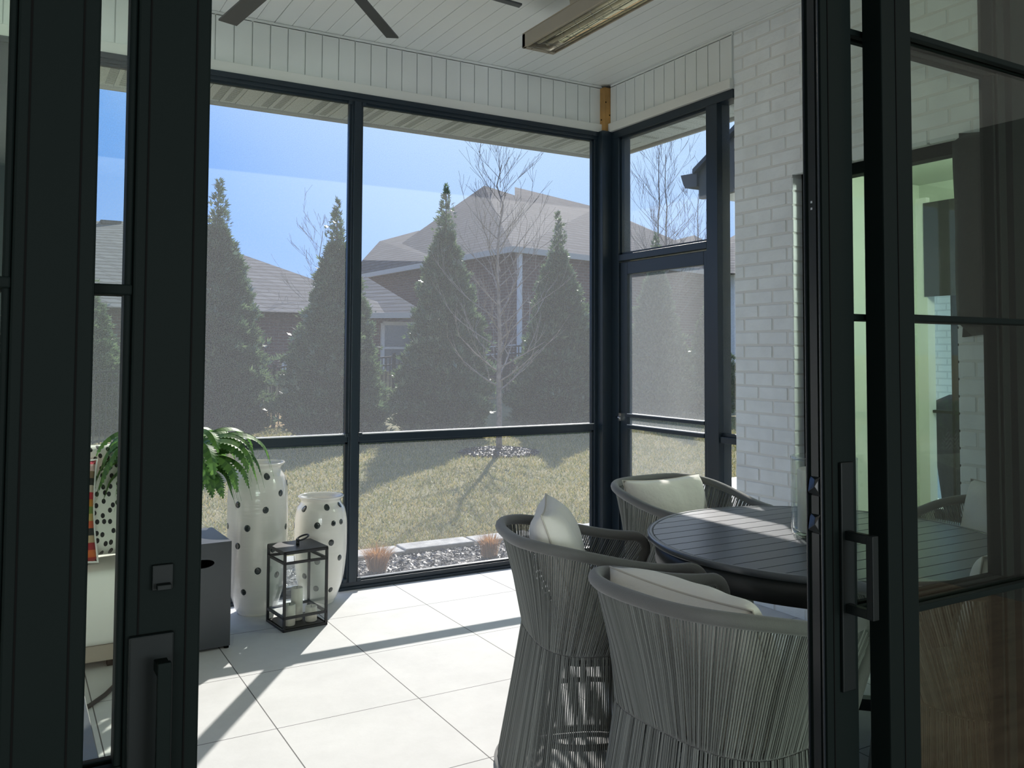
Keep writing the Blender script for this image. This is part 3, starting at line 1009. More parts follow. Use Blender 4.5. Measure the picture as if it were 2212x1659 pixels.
for n_, (px, py, w_) in enumerate(((2062, 437, .10), (2093, 432, .10))):
    p = mirrored(px, py, 2.72)
    root = thing('ceiling_light', (p.x, p.y, 2.70), ('round recessed ceiling lamp mirrored in the right sliding door, the dimmer left one' if n_ == 0 else 'round recessed ceiling lamp mirrored in the right sliding door, the brighter right one'), 'lamp', 'recessed lamps mirrored in the door glass')
    MB().lathe([(.07, 0), (.075, .02), (.09, .03), (.095, .055)], p.x, p.y, 2.695, 32).build('trim_ring', 'interior_ceiling', root)
    MB().lathe([(.001, -.004), (.055, -.002), (.06, .004)], p.x, p.y, 2.695, 32).build('lens', 'lamp_warm', root)
for k, (x, y) in enumerate(((-1.5, -1.2), (1.5, -2.4), (3.0, -.6))):
    l_ = bpy.data.lights.new('room_light', 'AREA'); l_.energy = 9; l_.size = .5; l_.color = (1, .86, .7)  # unseen area lights added to brighten the room
    lo = bpy.data.objects.new('room_light', l_); col.objects.link(lo); lo.location = (x, y, 2.68)
for k, (xc, wd_, en) in enumerate(((-2.35, 2.7, 190), (2.9, 3.0, 240))):
    l_ = bpy.data.lights.new('room_fill', 'AREA'); l_.shape = 'RECTANGLE'; l_.size = wd_; l_.size_y = 1.9; l_.energy = en; l_.color = (.90, .97, 1)  # added fill from behind the camera, standing in for daylight
    lo = bpy.data.objects.new('room_fill', l_); col.objects.link(lo); lo.location = (xc, -5.12, 1.45); lo.rotation_euler = (math.radians(100), 0, 0)
    root = thing('window_%d' % (8 + k), (xc, -5.15, .5), kind='structure')  # invented window frame round the fill light, out of view
    wf = MB()
    for q_ in range(4):
        x = xc - wd_ / 2 + wd_ * q_ / 3; wf.box(x - .03, x + .03, -5.2, -5.16, .45, 2.45)
    wf.box(xc - wd_ / 2, xc + wd_ / 2, -5.2, -5.16, .42, .48).box(xc - wd_ / 2, xc + wd_ / 2, -5.2, -5.16, 2.42, 2.48)
    wf.build('window_frame', 'door_frame', root)
l_ = bpy.data.lights.new('den_fill', 'POINT'); l_.energy = 60; l_.shadow_soft_size = .15; l_.color = (1, .96, .86)  # added to brighten the den, no lamp is seen there
lo = bpy.data.objects.new('den_fill', l_); col.objects.link(lo); lo.location = (4.7, 2.2, 2.35)

# ------------------------------------------------------------------ dining table
TC = Vector((2.567, 2.165, 0)); TR = .632; TZ = .735
root = thing('dining_table', (TC.x, TC.y, 0), 'round charcoal slatted metal dining table ringed by rope chairs', 'table')
tt = MB()
n_ = 96
slat, gap = .078, .0035
# slats across the circle, running along x
y = -TR + .02
Ri = TR - .022
while y < Ri:
    a, c = y, min(y + slat - gap, Ri)
    if c - a > .004:
        top = []
        m_ = 8
        for k in range(m_ + 1):
            yy = a + (c - a) * k / m_
            top.append((math.sqrt(max(Ri * Ri - yy * yy, 0)), yy))
        poly = [(TC.x + p[0], TC.y + p[1]) for p in top] + [(TC.x - p[0], TC.y + p[1]) for p in reversed(top)]
        tt.prism(poly, 2, TZ - .012, TZ)
    y += slat
tt.build('slat_top', 'table_metal', root, .0012)
MB().lathe([(Ri + .001, -.020), (TR - .004, -.020), (TR, -.016), (TR, -.003), (TR - .003, .001), (Ri + .003, .001), (Ri + .001, -.002), (Ri + .001, -.020)], TC.x, TC.y, TZ, n_, cap=False).build('rim', 'table_metal', root)
MB().lathe([(.0, -.034), (TR - .04, -.034), (TR - .04, -.014), (0, -.014)], TC.x, TC.y, TZ, n_, cap=False).build('under_plate', 'table_dark', root)
MB().lathe([(TR - .035, -.100), (TR - .030, -.100), (TR - .026, -.020), (TR - .035, -.020), (TR - .04, -.1)], TC.x, TC.y, TZ, n_, cap=False).build('apron', 'table_dark', root)
for k in range(4):
    t_ = math.radians(45 + 90 * k)
    ca, sa = math.cos(t_), math.sin(t_)
    MB().bar((TC.x + .42 * ca, TC.y + .42 * sa, TZ - .03), (TC.x + .30 * ca, TC.y + .30 * sa, 0), .06, .06, (-sa, ca, 0)).build('leg', 'table_dark', root, .003)
MB().bar((TC.x - .24, TC.y - .24, .16), (TC.x + .24, TC.y + .24, .16), .04).bar((TC.x - .24, TC.y + .24, .16), (TC.x + .24, TC.y - .24, .16), .04).build('stretcher', 'table_dark', root)

# hurricane vase with candle in the middle of the table
vx, vy = TC.x + .0, TC.y + .0
root = thing('hurricane_vase', (vx, vy, TZ), 'tall clear glass hurricane vase around a white candle on the dining table', 'candle holder')
hv = MB().lathe([(.03, .001), (.095, .001), (.110, .010), (.114, .03), (.114, .14), (.114, .24), (.114, .272), (.1155, .286), (.1115, .288), (.109, .272), (.109, .24), (.109, .14), (.109, .03), (.09, .016), (.0, .014)], vx, vy, TZ, 64, cap=True)
hv.build('glass_cylinder', 'clear_glass', root)
MB().lathe([(.0, .017), (.088, .017), (.092, .02), (.092, .236), (.086, .242), (.05, .236), (0, .234)], vx, vy, TZ, 48, cap=False).build('pillar_candle', 'wax')
vc = bpy.data.objects['pillar_candle']; recenter(vc); tag(vc, 'wide white pillar candle inside the glass vase on the table', 'candle')
w = MB().tube([(0, 0, .216), (.002, 0, .234)], .0015, 6).build('wick', 'black'); w.parent = vc


# ------------------------------------------------------------------ rope armchairs
def sup(a, b, n, ph, xo=0.0):
    c, s_ = math.cos(ph), math.sin(ph)
    return (xo + a * math.copysign(abs(c) ** (2 / n), c), b * math.copysign(abs(s_) ** (2 / n), s_))


CB = dict(a=.283, b=.297, L=.252, k=.250, zb=.800, za=.717, n=2.67)


def rim_curve(N=120):
    pts = []
    L, a, b, k, zb, za = CB['L'], CB['a'], CB['b'], CB['k'], CB['zb'], CB['za']
    def z_of(x):
        q = min(max((L - x) / (L + a), 0), 1); q = q * q * (3 - 2 * q)
        return za + (zb - za) * q
    for i in range(20):
        t_ = 1 - i / 20
        x = t_ * L
        pts.append((x, -(b - (b - k) * t_ ** 1.5), z_of(x)))
    for i in range(61):
        ph = -math.pi / 2 - math.pi * i / 60
        x, y = sup(a, b, CB['n'], ph)
        pts.append((x, y, z_of(x)))
    for i in range(1, 21):
        t_ = i / 20
        x = t_ * L
        pts.append((x, (b - (b - k) * t_ ** 1.5), z_of(x)))
    return [Vector(p) for p in pts]


WZ = .470


def waist_pt(ph):
    x, y = sup(.200, .262, 3.2, ph, .0)
    if x > 0: x = x * 1.06
    return Vector((x, y, WZ))


def base_pt(ph):
    x, y = sup(.280, .296, 3.0, ph, -.005)
    return Vector((x, y, .022))


def resample(pts, n, closed=False):
    P_ = pts + ([pts[0]] if closed else [])
    d = [0]
    for i in range(1, len(P_)): d.append(d[-1] + (P_[i] - P_[i - 1]).length)
    out = []; j = 0
    for k in range(n):
        t_ = d[-1] * k / (n if closed else n - 1)
        while j < len(P_) - 2 and d[j + 1] < t_: j += 1
        u = (t_ - d[j]) / max(d[j + 1] - d[j], 1e-9)
        out.append(P_[j].lerp(P_[j + 1], min(max(u, 0), 1)))
    return out


def make_chair():
    root = thing('armchair', (0, 0, 0))
    R_ = rim_curve()
    # arm fronts curve down to the waist
    def down(p, sgn):
        out = []
        rr = .055
        for i in range(1, 9):
            t_ = math.pi / 2 * i / 8
            out.append(Vector((p.x + rr * math.sin(t_), p.y - sgn * .004 * i / 8, p.z - rr * (1 - math.cos(t_)))))
        q = out[-1]
        e_ = Vector((.205, sgn * .235, WZ + .0))
        for i in range(1, 6): out.append(q.lerp(e_, i / 5))
        return out
    full = list(reversed(down(R_[0], -1))) + R_ + down(R_[-1], 1)
    MB().tube(full, .0180, 12).build('rim_frame', 'rope_wrap', root)
    # upper ropes: rim to waist
    up_ = MB()
    nU = 228
    topp = resample(full[3:-3], nU)
    wv = [waist_pt(-math.pi + .0 + 2 * math.pi * i / 240) for i in range(240)]
    # waist from front right, round the back, to front left
    seq = [waist_pt(-math.radians(38) - (2 * math.pi - math.radians(76)) * i / 300) for i in range(301)]
    bot = resample(seq, nU)
    for i in range(nU):
        a, c = topp[i], bot[i]
        if a.z < WZ + .06: continue
        j = random.uniform(-.0012, .0012)
        mid = a.lerp(c, .5)
        inn = Vector((-mid.x, -mid.y, 0)) * .015
        a2 = a + Vector((j, j, 0)); 
        for off_ in (0.0, ):
            up_.tube([a2, a2.lerp(c, .5) + inn * 1.0, c + Vector((j, -j, 0))], .00245, 5, caps=False)
    up_.build('back_ropes', 'rope', root)
    # skirt
    sk = MB()
    nS = 275
    wl = resample([waist_pt(2 * math.pi * i / 400) for i in range(400)], nS, True)
    bl = resample([base_pt(2 * math.pi * i / 400) for i in range(400)], nS, True)
    for i in range(nS):
        a, c = wl[i], bl[i]
        j = Vector((random.uniform(-.0016, .0016), random.uniform(-.0016, .0016), 0))
        sk.tube([a + j + Vector((0, 0, -.004)), c - j], .0025, 5, caps=False)
    sk.build('skirt_ropes', 'rope', root)
    MB().tube([Vector((waist_pt(2 * math.pi * i / 80).x * .965, waist_pt(2 * math.pi * i / 80).y * .965, WZ)) for i in range(80)], .009, 10, closed=True).build('waist_ring', 'rope_wrap', root)
    MB().tube([base_pt(2 * math.pi * i / 80) + Vector((0, 0, -.006)) for i in range(80)], .013, 10, closed=True).build('base_ring', 'rope_wrap', root)
    mid = [(waist_pt(2 * math.pi * i / 80).lerp(base_pt(2 * math.pi * i / 80), .60)) * 1 for i in range(80)]
    mid = [Vector((p.x * .955, p.y * .955, p.z)) for p in mid]
    MB().tube(mid, .010, 8, closed=True).build('inner_ring', 'rope_wrap', root)
    for k, ph in enumerate((45, 135, 225, 315)):
        p = math.radians(ph)
        a = waist_pt(p); c = base_pt(p)
        lg = MB().tube([Vector((a.x * .95, a.y * .95, a.z)), Vector((c.x * .965, c.y * .965, .012))], .011, 8).build('leg', 'rope_wrap', root)
        MB().lathe([(.014, 0), (.016, .003), (.014, .012)], c.x, c.y, 0, 14).build('foot_glide', 'black', lg)
    # seat pad
    vs = []; n = 48
    prof = [(.0, .002), (.93, .002), (.985, .016), (.99, .042), (.955, .066), (.8, .078), (.4, .084), (0.0, .086)]
    sm = MB()
    for s_, z in prof:
        for i in range(n):
            p = waist_pt(2 * math.pi * i / n)
            vs.append((p.x * s_ * .90 + .005, p.y * s_ * .90, WZ - .03 + z))
    fs = []
    for i in range(len(prof) - 1):
        for k in range(n):
            k2 = (k + 1) % n
            fs.append((i * n + k, i * n + k2, (i + 1) * n + k2, (i + 1) * n + k))
    sm.add(vs, fs, True)
    sm.build('seat_cushion', 'cushion', root)
    MB().prism([tuple((waist_pt(2 * math.pi * i / 40) * .96)[:2]) for i in range(40)], 2, WZ - .035, WZ - .027).build('seat_plate', 'table_dark', root)
    return root


CH = [
    ((1.706, 2.422), -17.3, 'charcoal rope armchair left of the table, its beige pillow seen edge-on'),
    ((1.610, 1.705), 4.5, 'charcoal rope armchair nearest the camera, its back turned, long beige pillow inside'),
    ((2.640, 2.985), -85.3, 'charcoal rope armchair by the corner post, facing the camera across the table'),
    ((3.250, 1.975), 172, 'charcoal rope armchair against the brick wall, seen through the right door glass'),
    ((2.390, 1.475), 84, 'charcoal rope armchair seen low through the right door glass below the muntin'),
]
proto = make_chair()
chairs = []
for i, (p, a, lb) in enumerate(CH):
    o = proto if i == 0 else copy_tree(proto)
    o.location = (p[0], p[1], 0); o.rotation_euler = (0, 0, math.radians(a))
    tag(o, lb, 'chair', 'rope armchairs round the table')
    chairs.append(o)


def pillow_mesh(name, w, h, t_, material, seed, puff=.5, crease=.004, pipe=None):
    """square pillow in local xz plane, thickness along y, centred on its origin"""
    rg = np.random.default_rng(seed)
    n = 26
    ph = rg.uniform(0, 6.28, 6)
    vs = []; fs = []
    for side in (-1, 1):
        for j in range(n + 1):
            for i_ in range(n + 1):
                u = -1 + 2 * i_ / n; v = -1 + 2 * j / n
                # pulled-in edges, pointed corners
                pinch = 1 - .07 * (1 - u * u) * abs(v) ** 3
                pinch2 = 1 - .07 * (1 - v * v) * abs(u) ** 3
                thick = ((1 - u ** 4) * (1 - v ** 4)) ** puff
                wob = crease * (math.sin(5 * u + ph[0] + 2 * v) + math.sin(9 * u * v + ph[1]) + .6 * math.sin(13 * u + ph[2]) * abs(v))
                wob *= (1 - u ** 6) * (1 - v ** 6)
                vs.append((u * w / 2 * pinch2, side * (thick * t_ / 2) + wob, v * h / 2 * pinch))
    N = (n + 1) ** 2
    for j in range(n):
        for i_ in range(n):
            a = j * (n + 1) + i_
            fs.append((a, a + 1, a + n + 2, a + n + 1)); fs.append((N + a, N + a + n + 1, N + a + n + 2, N + a + 1))
    m_ = MB().add(vs, fs, True)
    me_o = m_.build(name, material)
    bm = bmesh.new(); bm.from_mesh(me_o.data)
    bmesh.ops.remove_doubles(bm, verts=bm.verts, dist=.0008)
    bmesh.ops.recalc_face_normals(bm, faces=bm.faces)
    bm.to_mesh(me_o.data); bm.free()
    edge_ = []
    K = 20
    for (u0_, v0_, u1_, v1_) in ((-1, -1, 1, -1), (1, -1, 1, 1), (1, 1, -1, 1), (-1, 1, -1, -1)):
        for k in range(K):
            u = u0_ + (u1_ - u0_) * k / K; v = v0_ + (v1_ - v0_) * k / K
            pinch = 1 - .07 * (1 - u * u) * abs(v) ** 3
            pinch2 = 1 - .07 * (1 - v * v) * abs(u) ** 3
            edge_.append((u * w / 2 * pinch2, 0, v * h / 2 * pinch))
    pp_ = MB().tube(edge_, .0028 if not pipe else .006, 6, closed=True).build('piping' if pipe else 'seam', pipe or 'piping_fabric', me_o)
    return me_o


def place_pillow(o, chair_i, dx, dy, z, lean, yaw=0):
    """lean the pillow back against the chair's back; local +x of the chair is its front"""
    (p, a, _) = CH[chair_i]
    ang = math.radians(a)
    R_ = Matrix.Rotation(ang, 4, 'Z') @ Matrix.Translation((dx, dy, z)) @ Matrix.Rotation(math.radians(90 + yaw), 4, 'Z') @ Matrix.Rotation(math.radians(lean), 4, 'X')
    o.matrix_world = Matrix.Translation((p[0], p[1], 0)) @ R_


PL = [
    (0, -.075, .02, .690, -20, -17, 'beige linen pillow standing edge-on in the left armchair', .43, .41),
    (1, -.065, .0, .640, -27, 0, 'beige linen pillow lying along the back of the nearest armchair', .49, .38),
    (2, -.125, .03, .628, -18, -3, 'beige linen pillow facing the camera in the armchair by the corner post', .47, .40),
    (3, -.130, .0, .690, -18, 0, 'pale pillow in the armchair against the brick wall, behind door glass', .46, .40),
    (4, -.130, .0, .690, -16, 0, 'pale pillow in the armchair behind the lower right door glass', .46, .40),
]
for i, (ci, dx, dy, z, lean, yaw, lb, w, h) in enumerate(PL):
    o = pillow_mesh('throw_pillow', w, h, .15 if i != 1 else .19, 'cushion_weave', 11 + i)
    place_pillow(o, ci, dx, dy, z, lean, yaw)
    tag(o, lb, 'pillow', 'beige pillows in the armchairs')


# ------------------------------------------------------------------ tall pots
def pot(name, cx, cy, prof, dots, label):
    root = thing(name, (cx, cy, 0), label, 'pot', 'white glazed floor pots with dark dots')
    outer = prof
    inner = [(max(r_ - .012, .0), z) for r_, z in reversed(prof[2:])] + [(0.0, prof[2][1])]
    # hand-thrown wobble
    n = 72
    vs = []
    allp = outer + inner
    for i, (r_, z) in enumerate(allp):
        for k in range(n):
            t_ = 2 * math.pi * k / n
            w_ = 1 + .010 * math.sin(2 * t_ + z * 6) + .006 * math.sin(3 * t_ - z * 11)
            vs.append((cx + r_ * w_ * math.cos(t_), cy + r_ * w_ * math.sin(t_), z))
    fs = [tuple(range(n))[::-1]]
    for i in range(len(allp) - 1):
        for k in range(n):
            k2 = (k + 1) % n
            fs.append((i * n + k, i * n + k2, (i + 1) * n + k2, (i + 1) * n + k))
    body = MB().add(vs, fs, True); nbody = len(body.f)
    # dots pressed in the glaze
    def rad(z, t_):
        for i in range(len(outer) - 1):
            if outer[i][1] <= z <= outer[i + 1][1]:
                u = (z - outer[i][1]) / max(outer[i + 1][1] - outer[i][1], 1e-6)
                r_ = outer[i][0] + (outer[i + 1][0] - outer[i][0]) * u
                return r_ * (1 + .010 * math.sin(2 * t_ + z * 6) + .006 * math.sin(3 * t_ - z * 11))
        return outer[-1][0]
    base_a = math.atan2(-cy, -cx)
    for (da, z, s_) in dots:
        t0_ = base_a + da
        vs = []; m_ = 18; rings = (0, .5, .85, 1.0)
        for q, rr in enumerate(rings):
            for k in range(m_):
                f_ = 2 * math.pi * k / m_
                dz = rr * s_ * 1.08 * math.sin(f_); dt = rr * s_ * math.cos(f_) / rad(z, t0_)
                tt_ = t0_ + dt
                r_ = rad(z + dz, tt_) + (.0022 if q < 3 else -.001)
                vs.append((cx + r_ * math.cos(tt_), cy + r_ * math.sin(tt_), z + dz))
        fs = []
        for q in range(3):
            for k in range(m_):
                k2 = (k + 1) % m_
                fs.append((q * m_ + k, (q + 1) * m_ + k, (q + 1) * m_ + k2, q * m_ + k2))
        body.add(vs, fs, True)
    bo = body.build('pot_body', 'glaze_white', root)
    bo.data.materials.append(MAT['glaze_dot'])
    for p in bo.data.polygons:
        if p.index >= nbody: p.material_index = 1
    rimo = [q for q in outer if q[1] > outer[-1][1] - .020]
    return root


def smooth_prof(keys, n=40):
    ks = sorted(keys, key=lambda q: q[1])
    out = []
    rs = np.array([k[0] for k in ks]); zs = np.array([k[1] for k in ks])
    # catmull-rom resample
    for i in range(len(ks) - 1):
        p0 = rs[max(i - 1, 0)]; p1 = rs[i]; p2 = rs[i + 1]; p3 = rs[min(i + 2, len(ks) - 1)]
        for j in range(6):
            t_ = j / 6
            r_ = .5 * ((2 * p1) + (-p0 + p2) * t_ + (2 * p0 - 5 * p1 + 4 * p2 - p3) * t_ ** 2 + (-p0 + 3 * p1 - 3 * p2 + p3) * t_ ** 3)
            out.append((float(r_), float(zs[i] + (zs[i + 1] - zs[i]) * t_)))
    out.append((float(rs[-1]), float(zs[-1])))
    return out


prof1 = smooth_prof([(.098, 0), (.112, .03), (.140, .12), (.152, .25), (.156, .40), (.158, .55), (.155, .66), (.140, .725), (.118, .757), (.120, .775), (.138, .790), (.140, .797)])
prof2 = smooth_prof([(.078, 0), (.095, .03), (.125, .12), (.140, .24), (.143, .36), (.142, .46), (.130, .525), (.110, .555), (.110, .568), (.124, .582), (.127, .590)])


# dots as they sit on the pots: sideways offset / radius -> angle, height
def dots(cx, cy, pts, R, pxm, pyc, zc):
    out = []
    for px, py, s_ in pts:
        u = max(min((px) / R, .985), -.985)
        out.append((math.asin(u), py, s_))
    return out


P1C = (1.195, 4.775); P2C = (1.548, 4.785)
dep1, dep2 = 4.735, 4.91


def dl(C_, dep, R, lst):
    """(x, y) of each dot in the photo -> angle round the pot and height"""
    d = Vector((C_[0], C_[1], 0)); ux = Vector((d.y, -d.x, 0)).normalized()
    res = []
    for px, py, s_ in lst:
        r_ = ray(px, py)
        # march to the cylinder
        A = r_.x ** 2 + r_.y ** 2; B = -2 * (r_.x * C_[0] + r_.y * C_[1]); Cc = C_[0] ** 2 + C_[1] ** 2 - R * R
        D = B * B - 4 * A * Cc
        if D < 0:
            t_ = -B / (2 * A)
        else: t_ = (-B - math.sqrt(D)) / (2 * A)
        p = EYE + r_ * t_
        an = math.atan2(p.y - C_[1], p.x - C_[0]) - math.atan2(-C_[1], -C_[0])
        res.append((an, p.z, s_))
    return res


cs = lambda l_: [(420 + x * .3316, 900 + y * .3316, s_) for x, y, s_ in l_]
d1 = dl(P1C, dep1, .153, cs([(480, 393, .017), (557, 497, .017), (606, 430, .016), (463, 608, .017), (285, 574, .017), (345, 728, .0175), (590, 715, .016), (283, 843, .017), (413, 1007, .018), (312, 1148, .016), (222, 712, .016), (512, 865, .016), (540, 1030, .017)]))
d2 = dl(P2C, dep2, .140, cs([(700, 604, .017), (869, 595, .0165), (800, 710, .0175), (905, 695, .015), (953, 684, .015), (968, 575, .014), (646, 710, .015), (891, 821, .017), (945, 918, .016), (800, 945, .017), (711, 1041, .016), (787, 1127, .016), (903, 1134, .014), (657, 1132, .016), (640, 925, .015)]))
pot('floor_pot', P1C[0], P1C[1], prof1, d1, 'tall white glazed pot with dark dots, behind the fern')
pot('floor_pot', P2C[0], P2C[1], prof2, d2, 'shorter white glazed pot with dark dots, beside the screen post')

# ------------------------------------------------------------------ lantern with candles
LA = Vector((1.221, 4.341, 0)); LB = Vector((1.455, 4.366, 0)); LC = Vector((1.196, 4.585, 0))
ex = (LB - LA); lw = ex.length; ex.normalize(); ey = Vector((-ex.y, ex.x, 0)); ld = .235
root = thing('lantern', ((LA + LB) / 2 + ey * ld / 2), 'black metal box lantern with glass sides and ring handle', 'lantern')


def lp(u, v, z): return LA + ex * u + ey * v + Vector((0, 0, z))


fm = MB(); q_ = .012; HL = .392
for (u, v) in ((q_ / 2, q_ / 2), (lw - q_ / 2, q_ / 2), (q_ / 2, ld - q_ / 2), (lw - q_ / 2, ld - q_ / 2)):
    fm.bar(lp(u, v, 0), lp(u, v, HL), q_, q_, ey)
for z in (.006, .067, .337, HL - .006):
    fm.bar(lp(0, q_ / 2, z), lp(lw, q_ / 2, z), q_, q_).bar(lp(0, ld - q_ / 2, z), lp(lw, ld - q_ / 2, z), q_, q_)
    fm.bar(lp(q_ / 2, 0, z), lp(q_ / 2, ld, z), q_, q_).bar(lp(lw - q_ / 2, 0, z), lp(lw - q_ / 2, ld, z), q_, q_)
fm.build('frame', 'lantern_metal', root)
fl = MB(); fl.bar(lp(lw / 2, 0.004, HL + .002), lp(lw / 2, ld - .004, HL + .002), lw, .006).build('roof', 'lantern_metal', root)
MB().bar(lp(lw / 2, .004, .010), lp(lw / 2, ld - .004, .010), lw - .01, .004).build('floor_plate', 'lantern_metal', root)
for v in (.006, ld - .006):
    MB().bar(lp(q_, v, .202), lp(lw - q_, v, .202), .002, .26).build('glass_pane', 'clear_glass', root)
for u in (.006, lw - .006):
    MB().bar(lp(u, q_, .202), lp(u, ld - q_, .202), .002, .26).build('glass_pane', 'clear_glass', root)
c0 = lp(lw / 2 - .0, ld / 2, HL)
MB().tube([c0, c0 + Vector((0, 0, .035))], .009, 12).build('post', 'lantern_metal', root)
ring = []
for k in range(28):
    t_ = 2 * math.pi * k / 28
    ring.append(c0 + ex * (.030 * math.cos(t_) + .026) + ey * (.030 * math.sin(t_)) + Vector((0, 0, .040 + .011 * math.cos(t_))))
MB().tube(ring, .0045, 8, closed=True).build('ring_handle', 'lantern_metal', root)
for (u, v, r_, h_, z0, lb) in ((.125, .135, .030, .165, .012, 'tallest white pillar candle, middle of the lantern'), (.060, .07, .029, .105, .012, 'mid-height white pillar candle at the left inside the lantern'), (.178, .075, .030, .075, .012, 'shortest white pillar candle at the right inside the lantern')):
    p = lp(u, v, z0)
    c = MB().lathe([(r_ - .002, 0), (r_, .003), (r_, h_ - .004), (r_ - .003, h_), (r_ - .010, h_ - .006), (.001, h_ - .007)], p.x, p.y, p.z, 32).build('pillar_candle', 'wax')
    recenter(c); tag(c, lb, 'candle', 'pillar candles in the lantern')
    w = MB().tube([(0, 0, h_ - .007), (.001, .0, h_ + .006)], .0012, 6).build('wick', 'black'); w.parent = c

# ------------------------------------------------------------------ stand, fern in chevron pot
ST = [(.560, 4.235), (.944, 4.250), (.930, 4.630), (.546, 4.615)]
root = thing('side_table', (.745, 4.43, 0), 'dark grey metal cube side table carrying the potted fern', 'side table')
sb_ = MB()
sb_.prism(ST, 2, .488, .498)
cxs = sum(p[0] for p in ST) / 4; cys = sum(p[1] for p in ST) / 4
def ins(p, k=.985): return (cxs + (p[0] - cxs) * k, cys + (p[1] - cys) * k)
# four side walls, leaving an oval hand hole in the front one
q = [ins(p, 1) for p in ST]; qi = [ins(p, .94) for p in ST]
for k in (1, 2, 3):
    a, c, d_, e_ = q[k], q[(k + 1) % 4], qi[(k + 1) % 4], qi[k]
    sb_.prism([a, c, d_, e_], 2, .012, .49)
A_ = Vector((*q[0], 0)); B_ = Vector((*q[1], 0)); nrm = (Vector((*qi[0], 0)) - A_); nrm = Vector((0, .012, 0))
# front wall around the hole: ring of faces
m_ = 32
hc, hz, hrx, hrz = .72, .405, .055, .020     # along-wall fraction, height, half sizes (m)
Lw = (B_ - A_).length; dirw = (B_ - A_).normalized()
def wp(s_, z, back=0): 
    p = A_ + dirw * s_
    return (p.x, p.y + .012 * back, z)
ho = []; ou = []
hx = .655 * Lw
for k in range(m_):
    t_ = 2 * math.pi * k / m_
    ho.append((hx + hrx * math.cos(t_), hz + hrz * math.sin(t_)))
    c_, s_2 = math.cos(t_), math.sin(t_)
    # project on the wall's rectangle
    tx = ((Lw - hx) / c_ if c_ > 1e-6 else (-hx / c_ if c_ < -1e-6 else 1e9))
    tz = ((.49 - hz) / s_2 if s_2 > 1e-6 else ((.012 - hz) / s_2 if s_2 < -1e-6 else 1e9))
    t3 = min(tx, tz)
    ou.append((hx + c_ * t3, hz + s_2 * t3))
vs = [wp(*p) for p in ho] + [wp(*p) for p in ou] + [wp(*p, 1) for p in ho] + [wp(*p, 1) for p in ou]
fs = []
for k in range(m_):
    k2 = (k + 1) % m_
    fs += [(k, k2, m_ + k2, m_ + k), (2 * m_ + k, 3 * m_ + k, 3 * m_ + k2, 2 * m_ + k2), (k, 2 * m_ + k, 2 * m_ + k2, k2)]
# corners of the rectangle
for (s_, z) in ((0, .012), (Lw, .012), (Lw, .49), (0, .49)):
    ks = sorted(range(m_), key=lambda k: (ou[k][0] - s_) ** 2 + (ou[k][1] - z) ** 2)[:2]
    i0 = len(vs); vs += [wp(s_, z), wp(s_, z, 1)]
    fs += [(m_ + ks[0], m_ + ks[1], i0), (3 * m_ + ks[0], 3 * m_ + ks[1], i0 + 1)]
sb_.add(vs, fs)
sb_.build('table_shell', 'stand_metal', root)
for p in ST:
    a = ins(p, .93); MB().lathe([(.012, 0), (.012, .013)], a[0], a[1], 0, 12).build('foot', 'black', root)

PC = (.730, 4.43)
root = thing('potted_fern', (PC[0], PC[1], .498), 'bushy green fern in a black and white chevron pot', 'plant')
pp = smooth_prof([(.070, 0), (.085, .004), (.092, .03), (.070, .052), (.082, .09), (.098, .15), (.105, .22), (.102, .29), (.098, .31), (.104, .325)])
up2 = [p for p in pp if p[1] >= .052]
po = MB().lathe([(r_, z - .0) for r_, z in up2] + [(r_ - .008, z) for r_, z in reversed(up2[2:])], 0, 0, 0, 64).build('chevron_pot', 'chevron_glaze')
po.parent = root; po.location = (0, 0, 0); OFF[po.name] = OFF[root.name]
MB().lathe([p for p in pp if p[1] < .055], PC[0], PC[1], .498, 48).build('pot_foot', 'glaze_white', po)
MB().lathe([(.0, .30), (.094, .30), (.094, .29), (0, .29)], PC[0], PC[1], .498, 32, cap=False).build('soil', 'soil', po)


def frond(base, az, length, rise, droop, lw_, fv, ff, nl=30):
    """arching frond with paired leaflets"""
    pts = []
    p = Vector(base); el = rise
    n = nl
    st = length / n
    h = Vector((math.cos(az), math.sin(az), 0))
    for i in range(n + 1):
        pts.append(p.copy())
        d = h * math.cos(el) + Vector((0, 0, 1)) * math.sin(el)
        p = p + d * st
        el -= droop * (0.35 + 1.3 * i / n) / n
        el = max(el, -1.32)
    side = Vector((-h.y, h.x, 0))
    for i in range(2, n):
        t_ = i / n
        lw2 = lw_ * (math.sin(math.pi * min(t_ * 1.05 + .08, 1)) ** .55) * (1 - .25 * t_)
        d = (pts[i + 1] - pts[i - 1]).normalized()
        nr = side.cross(d).normalized()
        for s_ in (-1, 1):
            tip = pts[i] + side * (s_ * lw2) + d * (lw2 * .25) - nr * (lw2 * -.12) + Vector((0, 0, -lw2 * .22))
            wd = d * (st * .49)
            midp = pts[i].lerp(tip, .55) + nr * (.10 * lw2)
            k = len(fv)
            fv += [pts[i] - wd, pts[i] + wd, midp + wd * 1.05, tip, midp - wd * 1.05]
            ff.append((k, k + 1, k + 2, k + 4)); ff.append((k + 4, k + 2, k + 3, k + 3))
    return pts


